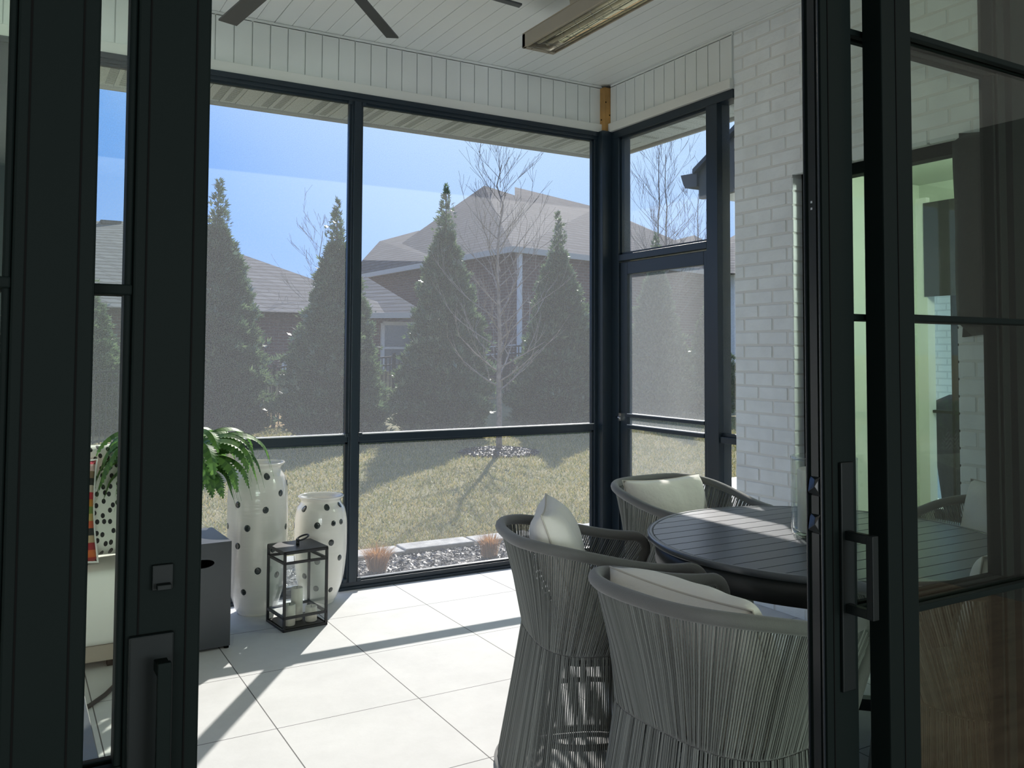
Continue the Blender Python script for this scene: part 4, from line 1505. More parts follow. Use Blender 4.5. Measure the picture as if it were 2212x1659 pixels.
fv = []; ff = []; stems = MB()
rf = random.Random(5)
nf = 92
for i in range(nf):
    az = i * 2.39996 + rf.uniform(-.2, .2)
    q_ = i / nf
    rise = 1.45 - 1.0 * q_ + rf.uniform(-.1, .1)
    L = .37 + .20 * math.sin(math.pi * min(q_ + .15, 1)) + rf.uniform(-.04, .06)
    base = (PC[0] + .04 * math.cos(az) * rf.random(), PC[1] + .04 * math.sin(az) * rf.random(), .498 + .31)
    pts = frond(base, az, L, rise, 3.7 + rf.uniform(-.5, .6), .060 + rf.uniform(-.008, .008), fv, ff)
    stems.tube(pts, [.0016 * (1 - .7 * k / len(pts)) for k in range(len(pts))], 4, caps=False)
fo = MB(); fo.v = [tuple(v) for v in fv]
fo.f = [f if f[2] != f[3] else f[:3] for f in ff]; fo.fs = [False] * len(ff)
o = fo.build('fronds', 'fern', root)
stems.build('stems', 'fern', root)

# ------------------------------------------------------------------ sofa with pillows, low table, cord
root = thing('sofa', (-.55, 4.5, 0), 'white cushioned outdoor sofa on a low grey wooden base, left of the fern', 'sofa')
MB().box(-1.66, .50, 4.24, 4.88, .035, .105).build('wooden_base', 'tan_wood', root, .004)
for x in (-1.6, .44):
    for y in (4.29, 4.83): MB().box(x - .02, x + .02, y - .02, y + .02, 0, .036).build('foot', 'black', root)
def puff(x0, x1, y0, y1, z0, z1, name, parent, b_=.035, m='sofa_fabric'):
    o = MB().box(x0, x1, y0, y1, z0, z1).build(name, m, parent)
    md = o.modifiers.new('bevel', 'BEVEL'); md.width = b_; md.segments = 5
    for p in o.data.polygons: p.use_smooth = True
    return o
puff(-.57, .50, 4.215, 4.72, .106, .430, 'seat_cushion', root)
puff(-1.66, -.59, 4.215, 4.72, .106, .430, 'seat_cushion', root)
puff(-.57, .50, 4.70, 4.87, .30, .62, 'back_cushion', root)
puff(-1.66, -.59, 4.70, 4.87, .30, .62, 'back_cushion', root)
o = pillow_mesh('throw_pillow', .50, .55, .15, 'dotted_cloth', 31, .45)
o.matrix_world = Matrix.Translation((.355, 4.55, .695)) @ Matrix.Rotation(math.radians(8), 4, 'Z') @ Matrix.Rotation(math.radians(-14), 4, 'X')
tag(o, 'white pillow with black dots on the sofa', 'pillow')
o = pillow_mesh('throw_pillow', .46, .46, .14, 'striped_cloth', 32, .45, pipe='piping_white')
o.matrix_world = Matrix.Translation((.148, 4.40, .665)) @ Matrix.Rotation(math.radians(4), 4, 'Z') @ Matrix.Rotation(math.radians(-12), 4, 'X')
tag(o, 'red striped pillow with white piping on the sofa', 'pillow')

root = thing('coffee_table', (-.3, 3.0, 0), 'low dark metal table whose corner shows at the bottom left', 'table')
MB().box(-.85, .232, 2.49, 3.05, .325, .350).build('table_top', 'stand_metal', root, .003)
for x in (-.82, .20):
    for y in (2.52, 3.02): MB().box(x - .015, x + .015, y - .015, y + .015, 0, .326).build('leg', 'table_dark', root)
pts = [(-.1, 3.70, .009), (.10, 3.705, .009), (.22, 3.735, .009), (.31, 3.80, .009), (.38, 3.90, .009), (.43, 4.00, .009), (.49, 4.10, .009), (.525, 4.17, .009)]
P_ = resample([Vector(p) for p in pts], 40)
o = MB().tube(P_, .009, 8).build('cable', 'cord'); recenter(o)
tag(o, 'thick black cable curving over the tiles by the sofa', 'cable')

# ------------------------------------------------------------------ ceiling fan and heater
FC = Vector((.95, 3.10, 2.895))
root = thing('ceiling_fan', FC, 'dark ceiling fan with slim blades, tips showing at the top edge', 'fan')
MB().lathe([(.02, .07), (.11, .06), (.135, .03), (.135, -.02), (.11, -.05), (.03, -.06)], FC.x, FC.y, FC.z, 40).build('motor_housing', 'fan_blade', root)
MB().tube([FC + Vector((0, 0, .06)), (FC.x, FC.y, ZC)], .014, 12).build('down_rod', 'fan_blade', root)
MB().lathe([(.06, -.05), (.065, -.01), (.065, 0)], FC.x, FC.y, ZC, 24).build('canopy', 'fan_blade', root)
for k in range(8):
    a = math.radians(5.0 + 45 * k + (2 if k == 2 else 0))
    d = Vector((math.cos(a), math.sin(a), 0)); s_ = Vector((-d.y, d.x, 0))
    tilt = .020
    vs = []
    for (r_, w_) in ((.12, .045), (.2, .06), (.5, .066), (.94, .072)):
        sk_ = .018 if r_ > .9 else 0
        for z in (.004, -.004):
            vs += [FC + d * (r_ + sk_) + s_ * w_ / 2 + Vector((0, 0, z + tilt / 2)), FC + d * (r_ - sk_) - s_ * w_ / 2 + Vector((0, 0, z - tilt / 2))]
    fs = [(0, 1, 3, 2), (12, 14, 15, 13)]
    for i in range(3):
        b0 = i * 4; b1 = b0 + 4
        fs += [(b0, b1, b1 + 1, b0 + 1), (b0 + 2, b0 + 3, b1 + 3, b1 + 2), (b0, b0 + 2, b1 + 2, b1), (b0 + 1, b1 + 1, b1 + 3, b0 + 3)]
    MB().add(vs, fs).build('blade', 'fan_blade', root)

HX0, HX1, HY0, HY1, HZ = 2.385, 2.588, 2.45, 4.005, 3.05
root = thing('patio_heater', (2.486, 3.2, HZ), 'long steel ceiling-hung infrared heater with twin tubes', 'heater')
hb = MB()
# open trough: four lips, sloped reflector inside
t_ = .016
hb.box(HX0, HX0 + t_, HY0, HY1, HZ, HZ + .075).box(HX1 - .008, HX1, HY0, HY1, HZ, HZ + .075)
hb.box(HX0, HX1, HY0, HY0 + .02, HZ, HZ + .075).box(HX0, HX1, HY1 - .032, HY1, HZ, HZ + .075)
hb.box(HX0, HX1, HY0, HY1, HZ + .075, HZ + .082)
hb.build('housing', 'heater_steel', root, .003)
rf_ = MB()
vs = []; n = 14
for yy in (HY0 + .02, HY1 - .033):
    for i in range(n + 1):
        u = i / n; a = math.pi * u
        vs.append((HX0 + t_ + (HX1 - .008 - HX0 - t_) * (.5 - .5 * math.cos(a)), yy, HZ + .012 + .055 * math.sin(a)))
fs = [(i, i + 1, n + 2 + i, n + 1 + i) for i in range(n)]
rf_.add(vs, fs, True)
rf_.build('reflector', 'heater_mirror', root)
for xo in (-.028, .028):
    MB().tube([(2.488 + xo, HY0 + .04, HZ + .034), (2.488 + xo, HY1 - .05, HZ + .034)], .013, 14).build('heating_tube', 'heater_tube', root)
wg = MB()
yy = HY0 + .1; s_ = 1
while yy < HY1 - .12:
    wg.tube([(HX0 + .012, yy, HZ + .002), (2.486, yy + .07 * s_, HZ - .004), (HX1 - .006, yy, HZ + .002)], .0013, 5)
    yy += .14; s_ = 1
for yy in (HY1 - .10, HY1 - .03):
    wg.tube([(HX0 + .012, yy, HZ + .002), (2.486, yy - .05, HZ - .004), (HX1 - .006, yy + .01, HZ + .002)], .0013, 5)
wg.tube([(2.43, HY0 + .02, HZ - .003), (2.43, HY1 - .02, HZ - .003)], .0013, 5)
wg.tube([(2.54, HY0 + .02, HZ - .003), (2.54, HY1 - .02, HZ - .003)], .0013, 5)
wg.build('wire_guard', 'wire', root)
for yy in (3.52, 2.75):
    MB().hull([(2.39, yy - .05, ZC), (2.39, yy + .05, ZC), (2.396, yy - .05, ZC), (2.396, yy + .05, ZC), (2.39, yy - .026, HZ + .07), (2.39, yy + .026, HZ + .07), (2.396, yy + .026, HZ + .07), (2.396, yy - .026, HZ + .07)]).build('mount_bracket', 'heater_steel', root)

# ------------------------------------------------------------------ the yard
GZ = -.12
FP = [Vector((-14, 3.5, GZ)), Vector((-4.5, 9.9, GZ)), Vector((4.63, 17.4, GZ)), at(850, 885, 19.6), at(1090, 860, 20.3), at(1275, 838, 22.6)]
FP.append(FP[-1] + Vector((11, 8, .15)))
FB = [FP[2] + Vector((.01, 0, 0)), onz(850, 768 + 1.51 * F_ / 16.9, GZ), onz(1090, 768 + 1.51 * F_ / 17.4, GZ), onz(1275, 766 + 1.51 * F_ / 19.0, GZ)]
FB.append(FB[-1] + Vector((11, 8, 0)))
gs = MB()
for i in range(4):
    a, b_, c_, d_ = FB[i], FB[i + 1], FP[i + 3], FP[i + 2]
    gs.add([a, b_, c_, d_] + [Vector((p.x, p.y, GZ - .05)) for p in (a, b_, c_, d_)], [(0, 1, 2, 3), (7, 6, 5, 4), (3, 2, 6, 7), (0, 4, 5, 1)])
S('ground_rise', gs, 'lawn')
gy = MB().box(-60, 100, 5.02, 120, GZ - .1, GZ)
gy.box(3.9, 100, -20, 5.02, GZ - .1, GZ).box(-60, XL - .3, -20, 5.02, GZ - .1, GZ)
S('ground', gy, 'lawn')
dl_ = MB()
far = [Vector((p.x - 12, p.y + 14, p.z)) for p in FP]
for i in range(len(FP) - 1):
    a, b_, c_, d_ = FP[i], FP[i + 1], far[i + 1], far[i]
    c_ = c_ + Vector((0, 0, 1.5)); d_ = d_ + Vector((0, 0, 1.5))
    vs = [a, b_, c_, d_] + [p + Vector((0, 0, .012)) for p in (a, b_, c_, d_)]
    dl_.add([tuple(v + Vector((0, 0, .003))) for v in vs[:4]] + [tuple(v) for v in vs[4:]], [(0, 3, 2, 1), (4, 5, 6, 7), (0, 1, 5, 4), (2, 3, 7, 6)])
S('ground_beyond', dl_, 'dry_lawn')

# grass blades on the near lawn
NB_ = 150000
bx = rng.uniform(-1.5, 15, NB_ * 2); by = 6.05 + (rng.random(NB_ * 2) ** 1.7) * 13
ok = (bx / by < 1.35) & (bx / by > -.1)
bx = bx[ok][:NB_]; by = by[ok][:NB_]; nb_ = len(bx)
ring_c = np.array([6.50, 11.55])
ok = np.hypot(bx - ring_c[0], by - ring_c[1]) > .62
bx = bx[ok]; by = by[ok]; nb_ = len(bx)
ang = rng.uniform(0, math.pi * 2, nb_); hh = rng.uniform(.015, .045, nb_) * (1 + by * .02); wv_ = rng.uniform(.003, .006, nb_) * (1 + (by - 6) * .12)
lx = rng.normal(0, .025, nb_); ly = rng.normal(0, .025, nb_)
v = np.empty((nb_, 3, 3))
v[:, 0] = np.c_[bx - np.cos(ang) * wv_, by - np.sin(ang) * wv_, np.full(nb_, GZ)]
v[:, 1] = np.c_[bx + np.cos(ang) * wv_, by + np.sin(ang) * wv_, np.full(nb_, GZ)]
v[:, 2] = np.c_[bx + lx, by + ly, GZ + hh]
o = raw('lawn_grass', v.reshape(-1, 3), np.arange(nb_ * 3).reshape(-1, 3), 'grass')
tag(o, 'short patchy green and straw-coloured lawn grass in the yard', 'grass', kind='stuff')

# mulch bed with chips, edging stones, dry grass clumps
o = S('ground_bed', MB().box(-2.2, 4.45, 5.07, 5.86, GZ, GZ + .055).box(3.85, 4.45, 1.2, 5.86, GZ, GZ + .055), 'mulch')
nc = 9000
cx_ = rng.uniform(.3, 4.4, nc); cy_ = rng.uniform(5.08, 5.86, nc)
m2 = rng.random(nc) < .2
cx_[m2] = rng.uniform(3.9, 4.42, m2.sum()); cy_[m2] = rng.uniform(3.2, 5.8, m2.sum())
nr_ = 2600
rr_ = .60 * np.sqrt(rng.random(nr_)); tt_ = rng.uniform(0, 6.283, nr_)
cx_ = np.r_[cx_, ring_c[0] + rr_ * np.cos(tt_)]; cy_ = np.r_[cy_, ring_c[1] + rr_ * np.sin(tt_)]
sz = np.r_[np.full(nc, 1.0), np.full(nr_, 1.5)]
cz_ = np.r_[np.full(nc, GZ + .06), GZ + .02 + .06 * (1 - (rr_ / .6) ** 2)]
n = len(cx_)
a_ = rng.uniform(0, 6.283, n); L_ = rng.uniform(.012, .035, n) * sz; w_ = rng.uniform(.003, .008, n) * sz
tl_ = rng.uniform(-.5, .5, n) * L_
dx = np.cos(a_) * L_ / 2; dy = np.sin(a_) * L_ / 2; ox = -np.sin(a_) * w_; oy = np.cos(a_) * w_
ez = rng.uniform(-.006, .01, n) * sz
v = np.empty((n, 4, 3))
v[:, 0] = np.c_[cx_ - dx - ox, cy_ - dy - oy, cz_ - tl_ / 2]
v[:, 1] = np.c_[cx_ + dx - ox, cy_ + dy - oy, cz_ + tl_ / 2]
v[:, 2] = np.c_[cx_ + dx + ox, cy_ + dy + oy, cz_ + tl_ / 2 + ez]
v[:, 3] = np.c_[cx_ - dx + ox, cy_ - dy + oy, cz_ - tl_ / 2 + ez]
o = raw('mulch_chips', v.reshape(-1, 3), np.arange(n * 4).reshape(-1, 4), 'mulch_chip')
tag(o, 'dark shredded bark mulch in the bed by the screens and round the tree', 'mulch', kind='stuff')
S('ground_ring', MB().lathe([(.66, 0), (.55, .03), (.3, .06), (0.01, .075)], ring_c[0], ring_c[1], GZ, 40), 'mulch')

sx_ = .32
k = 0
rs = random.Random(3)
labs = ['second pale edging stone behind the tall pots', 'pale edging stone seen behind the shorter pot', 'pale edging stone behind the left dry grass clump', 'pale edging stone midway between the two dry grass clumps', 'pale edging stone behind the right dry grass clump', 'pale edging stone just left of the corner post', 'pale edging stone right of the corner post, seen through the screen door', 'last pale edging stone, at the outer corner of the mulch bed']
while sx_ < 4.3:
    L = rs.uniform(.50, .58)
    y0_, y1_ = 5.87, 6.07
    pts = []
    for (x, y) in ((sx_ + .006, y0_), (sx_ + L - .006, y0_), (sx_ + L - .006, y1_), (sx_ + .006, y1_)):
        pts.append((x + rs.uniform(-.012, .012), y + rs.uniform(-.012, .012)))
    o = MB().prism(pts, 2, GZ - .0, GZ + .085 + rs.uniform(-.008, .008)).build('edging_stone', 'stone', None, .01)
    recenter(o)
    tag(o, labs[min(k, 7)], 'stone', 'edging stones of the mulch bed')
    sx_ += L; k += 1


def clump(x, y, h, n, lab, spread=.16):
    v = []; f = []
    rg = random.Random(int(x * 100))
    for i in range(n):
        a = rg.uniform(0, 6.283); r_ = rg.uniform(0, .055); t_ = rg.uniform(.15, 1) * spread
        p = Vector((x + r_ * math.cos(a), y + r_ * math.sin(a), GZ + .05))
        q = p + Vector((t_ * .35 * math.cos(a), t_ * .35 * math.sin(a), h * rg.uniform(.45, .7)))
        e_ = p + Vector((t_ * math.cos(a), t_ * math.sin(a), h * rg.uniform(.6, 1.0)))
        s_ = Vector((-math.sin(a + rg.uniform(-1, 1)), math.cos(a), 0)) * .0016
        k_ = len(v); v += [p - s_, p + s_, q + s_, q - s_, e_]
        f += [(k_, k_ + 1, k_ + 2, k_ + 3), (k_ + 3, k_ + 2, k_ + 4)]
    m_ = MB(); m_.add(v, f)
    o = m_.build('ornamental_grass', 'dry_grass'); recenter(o)
    tag(o, lab, 'grass clump', 'dry ornamental grass clumps in the mulch')


clump(2.17, 5.50, .20, 520, 'orange-brown dry grass clump in the mulch, right of the short pot', .14)
clump(3.02, 5.50, .19, 420, 'orange-brown dry grass clump in the mulch, near the left armchair', .10)


# ---- evergreens
def arbor_mesh(name, H, R, n, seed, shape=1.0):
    rg = np.random.default_rng(seed)
    hN = rg.random(n * 2)
    prof = lambda h: np.where(h < .10, .72 + 2.8 * h, np.where(h < .74, 1.0 - (h - .10) ** 1.15 * 1.22, .20 * np.clip((1 - h) / .26, 0, 1) ** .8)) * R
    wgt = np.clip(prof(hN) / R, .05, 1) * np.where(hN > .80, .30, 1)
    keep = rg.random(n * 2) < wgt
    hN = hN[keep][:n]
    n = len(hN)
    a = rg.uniform(0, 2 * math.pi, n)
    lump = 1 + .15 * np.sin(3 * a + hN * 9 + seed) + .12 * np.sin(7 * a - hN * 23) + .12 * np.sin(hN * 70 + 3 * a) + .07 * np.sin(hN * 150 - 9 * a)
    rad = prof(hN) * lump * (1 - .55 * rg.random(n) ** 2.2)
    stick = rg.random(n) < .13
    rad = np.where(stick, rad * rg.uniform(1.0, 1.2, n), rad)
    rad = np.where(hN > .8, rad * rg.uniform(.1, 1.7, n), rad)
    px = rad * np.cos(a); py = rad * np.sin(a); pz = .10 + hN * (H - .10)
    # spray: an upright-ish fan of three narrow leaflets
    out = np.c_[np.cos(a), np.sin(a), np.zeros(n)]
    L = rg.uniform(.06, .19, n) * (.75 + .35 * (1 - hN))
    up_ = rg.uniform(.1, .95, n)
    d = out * (1 - up_ * .6)[:, None] + np.c_[rg.normal(0, .35, n), rg.normal(0, .35, n), up_ * .9 + rg.normal(0, .15, n)]
    d /= np.linalg.norm(d, axis=1)[:, None]
    s = np.cross(d, rg.normal(0, 1, (n, 3))); s /= np.linalg.norm(s, axis=1)[:, None]
    base = np.c_[px, py, pz]
    V = []; 
    for k, (sp, ln) in enumerate(((-.55, .75), (0, 1.0), (.55, .75))):
        dd = d + s * sp; dd /= np.linalg.norm(dd, axis=1)[:, None]
        tip = base + dd * (L * ln)[:, None]
        w = s * (L * .12)[:, None]
        mid = base + dd * (L * ln * .5)[:, None]
        q = np.stack([base, mid - w, tip, mid + w], 1)
        V.append(q)
    V = np.concatenate(V, 0).reshape(-1, 3)
    F = np.arange(len(V)).reshape(-1, 4)
    return V, F


def trunk_mesh(H):
    return MB().tube([(0, 0, -.02), (.01, 0, H * .3), (0, .01, H * .7), (0, 0, H * .97)], [.06, .05, .03, .008], 8)


ARB = [  # photo x, photo y of the foot, depth, photo y of the tip, half width in the photo, label
    (180, 948, 15.2, 560, 92, 'evergreen seen through the gap between the left door panels'),
    (462, 948, 15.0, 380, 106, 'tall evergreen rising behind the fern'),
    (722, 952, 14.6, 428, 98, 'evergreen left of the screen post, with a feathery tip'),
    (960, 945, 15.6, 395, 92, 'evergreen right of the screen post, hazy behind the bare sapling'),
    (1205, 926, 17.0, 455, 86, 'evergreen left of the corner post'),
    (1418, 905, 20.0, 500, 66, 'evergreen seen through the screen door'),
    (1535, 900, 22.0, 590, 50, 'smaller evergreen at the right edge of the screen door'),
]
protoA = []
for sd in (1, 2):
    root = thing('evergreen_tree', (0, 0, 0))
    V, Fc = arbor_mesh('f', 4.4, .92, 30000, sd)
    raw('foliage', V, Fc, 'arbor', root)
    trunk_mesh(4.4).build('trunk', 'bark', root)
    protoA.append(root)
used = [False, False]
for i, (px, py, d, pt, hw_, lb) in enumerate(ARB):
    p = onz(px, py, GZ)
    dd = (p - EYE).dot(fw)
    Ht = (py - pt) / F_ * dd; Rt = hw_ / F_ * dd
    j = i % 2
    o = protoA[j] if not used[j] else copy_tree(protoA[j])
    used[j] = True
    o.location = (p.x, p.y, GZ)
    o.scale = (Rt / .92, Rt / .92, Ht / 4.4)
    o.rotation_euler = (0, 0, i * 1.7)
    tag(o, lb, 'tree', 'evergreens along the fence')


# ---- bare trees
def bare_tree(name, loc, H, r, seed, label, spread=.5, levels=4, nb=15, low=.22, mt='bark_grey', tw=1.0):
    rg = random.Random(seed)
    root = thing(name, loc, label, 'tree')
    tk = MB(); br = MB()
    pts = [Vector((0, 0, -.02))]
    n = 14
    for i in range(1, n + 1):
        pts.append(Vector((rg.uniform(-.012, .012) * i * .3, rg.uniform(-.012, .012) * i * .3, H * .92 * i / n)))
    rad = [r * (1 - .93 * i / n) + .003 * tw for i in range(n + 1)]
    tk.tube(pts, rad, 8)

    def grow(p, d, L, rr, lev):
        m_ = 5
        q = [p]; dd = d.normalized()
        for i in range(m_):
            dd = (dd + Vector((rg.uniform(-.10, .10), rg.uniform(-.10, .10), rg.uniform(.0, .13)))).normalized()
            q.append(q[-1] + dd * L / m_)
        br.tube(q, [max(rr * (1 - .75 * i / m_), .0018 * tw) for i in range(m_ + 1)], 4 if lev > 1 else 5, caps=False)
        if lev >= levels: return
        for k in range(rg.randint(2, 4)):
            i = rg.randint(1, m_)
            az = rg.uniform(0, 6.283)
            side = Vector((math.cos(az), math.sin(az), rg.uniform(0, .5)))
            grow(q[i], dd * 1.1 + side * .62, L * rg.uniform(.42, .68), rr * .5, lev + 1)
    for k in range(nb):
        h = low + (1 - low) * (k + rg.random() * .6) / nb
        h = min(h, .97)
        az = k * 2.4 + rg.uniform(-.4, .4)
        up_ = .45 + 1.5 * h
        d = Vector((math.cos(az) * spread, math.sin(az) * spread, up_ * .42))
        L = H * (.22 - .07 * abs(h - .5)) * (1.05 - .35 * h) * rg.uniform(.8, 1.15)
        p = Vector((0, 0, H * .92 * h))
        grow(p, d, L, r * (1 - h * .8) * .42, 2)
    for m_ in (tk, br):
        m_.v = [(a + loc[0], b + loc[1], c + loc[2]) for a, b, c in m_.v]
    tk.build('trunk', mt, root); br.build('branches', mt, root)
    return root


bare_tree('bare_tree', (ring_c[0], ring_c[1], GZ + .03), 4.75, .045, 12, 'slim leafless sapling in a round mulch ring on the lawn', .75, 4, 46, .20, tw=1.15)
for (px, d, top, sd, lb, sp_) in ((1423, 25, 270, 3, 'bare tree with a straight trunk, left of two in the screen door', .6), (1441, 25.5, 285, 8, 'bare tree with a forked crown, right of two in the screen door', .75), (1510, 30, 380, 9, 'bare slanting tree seen beyond the gutter of the gable', .8), (690, 23, 470, 21, 'thin bare tree just left of the feathery evergreen', .8)):
    p = at(px, 760, d); Ht = (768 - top) / F_ * d + 1.51
    bare_tree('bare_tree', (p.x, p.y, GZ), Ht, .045 if px > 1000 else .03, sd, lb, sp_, 4, 26, .30, tw=1.9 if px > 1000 else 1.6)

# ---- metal fence
root = thing('metal_fence', (4.63, 17.4, GZ), 'low black metal picket fence running behind the evergreens', 'fence')
pk_all = 0
for i in range(1, len(FP) - 1):
    a, b_ = FP[i], FP[i + 1]
    L = (b_ - a).length; nbay = max(1, round(L / 2.3)); 
    for k in range(nbay):
        p = a.lerp(b_, k / nbay); q = a.lerp(b_, (k + 1) / nbay)
        MB().box(p.x - .032, p.x + .032, p.y - .032, p.y + .032, p.z - .02, p.z + 1.28).build('post', 'fence_black', root)
        m_ = MB()
        for z in (.15, 1.02, 1.2):
            m_.bar(p + Vector((0, 0, z)), q + Vector((0, 0, z)), .03, .035)
        n = int((q - p).length / .115)
        for j in range(1, n):
            c = p.lerp(q, j / n)
            m_.box(c.x - .010, c.x + .010, c.y - .010, c.y + .010, c.z + .06, c.z + 1.2)
        m_.build('picket_panel', 'fence_black', root)


# ------------------------------------------------------------------ neighbouring houses
def house(name, loc, label): return thing(name, loc, label, 'house')


def eave_trim(parent, pts, w=.16, m='house_trim'):
    b_ = MB()
    for i in range(len(pts) - 1):
        b_.bar(pts[i], pts[i + 1], .10, w)
    b_.build('gutter', m, parent)


# House A, low hip roof at the left
EZ = 2.40
c_r = onz(905, 683, EZ); c_l = onz(-260, 650, EZ)
dirA = (c_r - c_l).normalized(); perA = Vector((-dirA.y, dirA.x, 0))
hA = house('brick_house', (c_r.x - 5, c_r.y + 3, GZ), 'low brick house with a pale grey shingle hip roof, behind the left evergreens')
rp1 = at(335, 478, (c_l - EYE).dot(fw) * .5 + (c_r - EYE).dot(fw) * .5 + 5.5)
rp1 = at(318, 478, 28.0); rp0 = at(-120, 450, 28.0); rp0.z = rp1.z
back_r = c_r + perA * 8; back_l = c_l + perA * 8
MB().hull([c_r, c_l, back_r, back_l, rp1, rp0]).build('roof', 'shingle', hA)
# wing nearer the viewer
w_r = onz(903, 683, EZ - .02) - perA * .05; w_l = onz(640, 683, EZ - .02)
w_r2 = w_r - perA * 0.6; w_l2 = w_l - perA * .6
rr = at(790, 597, 26.5)
MB().hull([w_r - perA * .7, w_l - perA * .7 + dirA * 1.3, w_r + perA * 4, w_l + perA * 4, rr, rr + perA * 1.5]).build('wing_roof', 'shingle', hA)
eave_trim(hA, [c_l, w_l, w_r - perA * .7, c_r + perA * 6], .14)
wl = MB()
def prism_pts(pts, z0, z1):
    return [Vector((p.x, p.y, z0)) for p in pts] + [Vector((p.x, p.y, z1)) for p in pts]
ins_ = .45
wl.hull(prism_pts([c_l + perA * ins_, c_r + perA * ins_ - dirA * ins_, back_r - perA * ins_ - dirA * ins_, back_l - perA * ins_], GZ, EZ))
wl.build('wall', 'house_brick', hA)
def win(parent, px0, px1, py0, py1, wallp, nrm_, arch=False, bars=True):
    """window lying on the wall plane through wallp with normal nrm_"""
    def hitp(px, py):
        r_ = ray(px, py); t_ = (wallp - EYE).dot(nrm_) / r_.dot(nrm_); return EYE + r_ * t_
    A = hitp(px0, py1); B = hitp(px1, py1); C_ = hitp(px1, py0)
    x_ = (B - A); w = Vector((x_.x, x_.y, 0)).length; x_ = Vector((x_.x, x_.y, 0)).normalized(); h = C_.z - A.z
    o_ = A + nrm_ * .04
    f_ = MB()
    def P(u, v): return o_ + x_ * u + Vector((0, 0, v))
    f_.bar(P(0, 0), P(w, 0), .08, .10).bar(P(0, h), P(w, h), .08, .10).bar(P(0, 0), P(0, h), .10, .08, nrm_).bar(P(w, 0), P(w, h), .10, .08, nrm_)
    if bars: f_.bar(P(0, h * .5), P(w, h * .5), .06, .06)
    fo_ = f_.build('window_frame', 'window_white', parent)
    g_ = MB(); g_.bar(P(0, h / 2) - nrm_ * .01, P(w, h / 2) - nrm_ * .01, .03, h); g_.build('window_pane', 'pane_dark', fo_)
nA = -perA
wallA = c_r + perA * ins_
win(hA, 824, 900, 700, 805, wallA, nA)
# arched white door
def arch(parent, px0, px1, py0, py1, wallp, nrm_):
    def hitp(px, py):
        r_ = ray(px, py); t_ = (wallp - EYE).dot(nrm_) / r_.dot(nrm_); return EYE + r_ * t_
    A = hitp(px0, py1); B = hitp(px1, py1); C_ = hitp(px0, py0)
    x_ = Vector(((B - A).x, (B - A).y, 0)); w = x_.length; x_.normalize(); h = C_.z - A.z
    P = [A, A + x_ * w]
    for k in range(13):
        t_ = math.pi * k / 12
        P.append(A + x_ * (w / 2 + w / 2 * math.cos(t_)) + Vector((0, 0, h - w / 2 + w / 2 * math.sin(t_))))
    vs = [p + nrm_ * .05 for p in P] + [p - nrm_ * .02 for p in P]
    n = len(P)
    fs = [tuple(range(n)), tuple(range(2 * n - 1, n - 1, -1))] + [(i, (i + 1) % n, (i + 1) % n + n, i + n) for i in range(n)]
    MB().add(vs, fs).build('arched_door', 'window_white', parent)
arch(hA, 607, 650, 770, 842, wallA, nA)
v_ = at(238, 484, 27.6); MB().box(v_.x - .3, v_.x + .3, v_.y - .3, v_.y + .3, v_.z - .3, v_.z + .08).build('roof_vent', 'shingle_dark', hA)

# House B, big roof in the middle
hB_loc = at(1110, 760, 24)
hB = house('brick_house', (hB_loc.x, hB_loc.y, GZ), 'large brick house with a steep dark shingle roof, in the middle beyond the sapling')
EB = 1.39 + 225 * 22.0 / F_
C0 = at(1108, 545, 22.0); C0.z = EB
L0 = onz(760, 601, EB); R0 = onz(1290, 560, EB)
R1 = R0 + (R0 - C0).normalized() * 9
B0 = L0 + (R0 - C0).normalized() * 14
pk = at(1046, 401, 33.0); pk2 = at(1094, 416, 31.0)
MB().hull([C0, L0, R1, B0, pk, pk2]).build('roof', 'shingle_dark', hB)
s1 = at(820, 521, 34); s2 = at(905, 498, 34)
MB().hull([L0, s1, s2, C0.lerp(L0, .35), at(783, 562, 31)]).build('side_roof', 'shingle_dark', hB)
s3 = at(1112, 404, 35); s3b = at(1165, 434, 34); s4 = at(1290, 448, 33); s5 = at(1345, 470, 34)
MB().hull([C0.lerp(R0, .02), R1, s3, s3b, s4, s5, B0, at(1440, 535, 33)]).build('rear_roof', 'shingle_dark', hB)
eave_trim(hB, [L0, C0, R1], .15)
wl = MB()
ctr = (C0 + L0 + R1 + B0) / 4
inp = [p.lerp(ctr, .07) for p in (C0, R1, B0, L0)]
wl.hull(prism_pts(inp, GZ, EB))
wl.build('wall', 'house_brick', hB)
cp = at(1122, 720, 22.2)
MB().box(cp.x - .05, cp.x + .05, cp.y - .05, cp.y + .05, GZ, EB).build('porch_column', 'window_white', hB)
dn = (C0 - L0).normalized(); nB = Vector((dn.y, -dn.x, 0))
if nB.dot(EYE - C0) < 0: nB = -nB
q0 = at(1045, 752, 22.4); q1 = at(1112, 747, 21.4)
MB().bar(q0, q1, .06, .07).bar(q0 - Vector((0, 0, .19)), q1 - Vector((0, 0, .19)), .05, .05).build('porch_railing', 'window_white', hB)

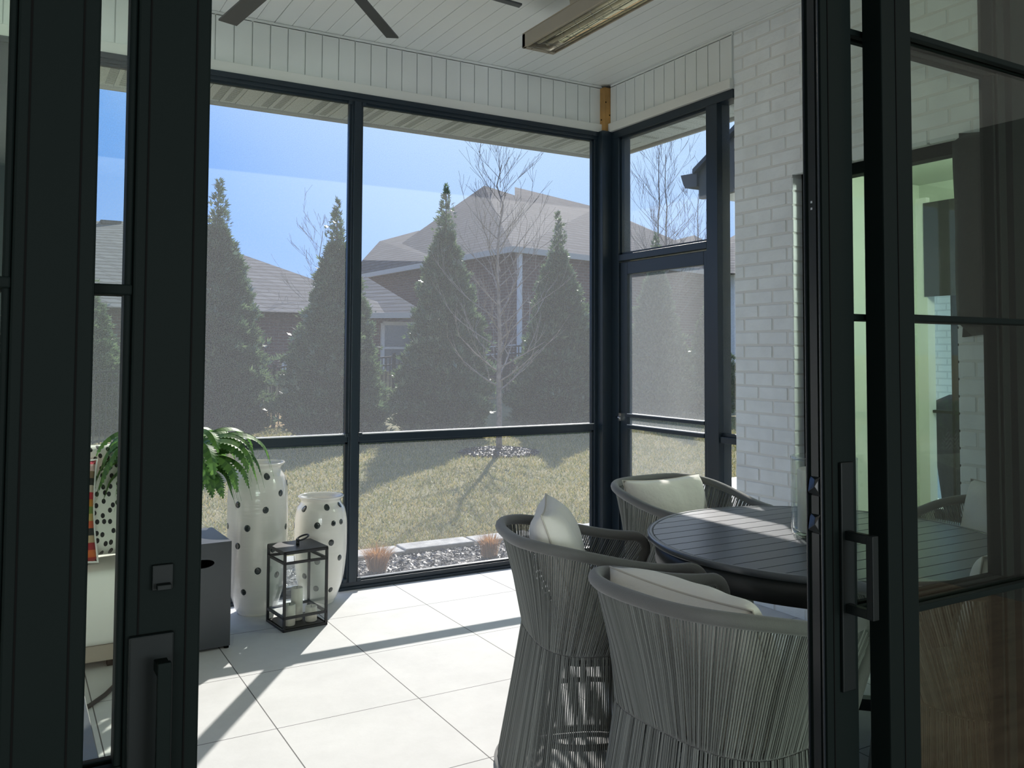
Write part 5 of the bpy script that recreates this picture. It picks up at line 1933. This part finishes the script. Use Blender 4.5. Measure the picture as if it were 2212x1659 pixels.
# House C, low roofs through the screen door
hC_loc = at(1500, 760, 34)
hC = house('far_house', (hC_loc.x, hC_loc.y, GZ), 'distant house with low grey roofs seen through the screen door')
e0 = at(1400, 580, 32); e1 = at(1545, 585, 31); e1.z = e0.z
MB().hull([e0, e1, at(1440, 523, 37), at(1500, 508, 38), at(1546, 532, 37), e1 + Vector((4, 6, 0)), e0 + Vector((-1, 9, 0))]).build('roof', 'shingle_dark', hC)
g0 = at(1552, 590, 27); g1 = at(1660, 590, 27); g1.z = g0.z
MB().hull([g0, g1, at(1555, 532, 32), at(1592, 505, 33), at(1660, 500, 33), g0 + Vector((3, 8, 0)), g1 + Vector((3, 8, 0))]).build('near_roof', 'shingle', hC)
MB().hull(prism_pts([e0 + Vector((.5, .8, 0)), e1 + Vector((-.3, .8, 0)), e1 + Vector((4, 6, 0)), e0 + Vector((0, 8, 0))], GZ, e0.z)).build('wall', 'house_brick', hC)
MB().hull(prism_pts([g0 + Vector((.4, .5, 0)), g1 + Vector((0, .5, 0)), g1 + Vector((3, 7, 0)), g0 + Vector((3, 7, 0))], GZ, g0.z)).build('wall', 'brick_paint', hC)

# own wing with the dark gable, beyond the brick wall
def gx(px, py, X=6.2):
    r_ = ray(px, py); t_ = X / r_.x; p = EYE + r_ * t_; return (p.y, p.z)
wg_ = thing('house_wing', (7.5, 5.0, GZ), 'dark gable end with gutter, jutting out above the screen door', 'building')
a = gx(1510, 430); b_ = gx(1509, 372); c_ = gx(1588, 289); d_ = gx(1588, 418)
sl = (c_[1] - b_[1]) / (c_[0] - b_[0])
yk = 4.3
top = (yk, b_[1] + sl * (yk - b_[0]))
MB().prism([(a[0], a[1]), (b_[0], b_[1]), top, (yk, a[1])], 0, 6.2, 6.26).build('gable_board', 'dark_siding', wg_)
MB().prism([(a[0], a[1] + .02), (b_[0], b_[1]), top, (yk, a[1] + .02)], 0, 6.26, 8.0).build('soffit', 'soffit_white', wg_)
rk = MB()
for off_ in (0,):
    rk.prism([(b_[0] + .03, b_[1] - .02), (b_[0] + .03, b_[1] + .03), (top[0], top[1] + .05), (top[0], top[1])], 0, 6.14, 8.05)
rk.build('rake_edge', 'gutter_dark', wg_)
g1_ = gx(1475, 380); g2_ = gx(1478, 405)
gp_ = [(a[0] + .0, a[1] + .13), (a[0], b_[1] - .01), (g1_[0], g1_[1]), (g1_[0] - .01, g1_[1] - .03), (g2_[0] - .02, g2_[1] + .02), (g2_[0] - .05, g2_[1] - .02)]
MB().prism(gp_, 0, 6.17, 8.0).build('gutter', 'gutter_dark', wg_)
MB().box(6.75, 7.9, 5.65, 6.15, GZ, a[1] + .1).build('wall', 'brick_paint', wg_)
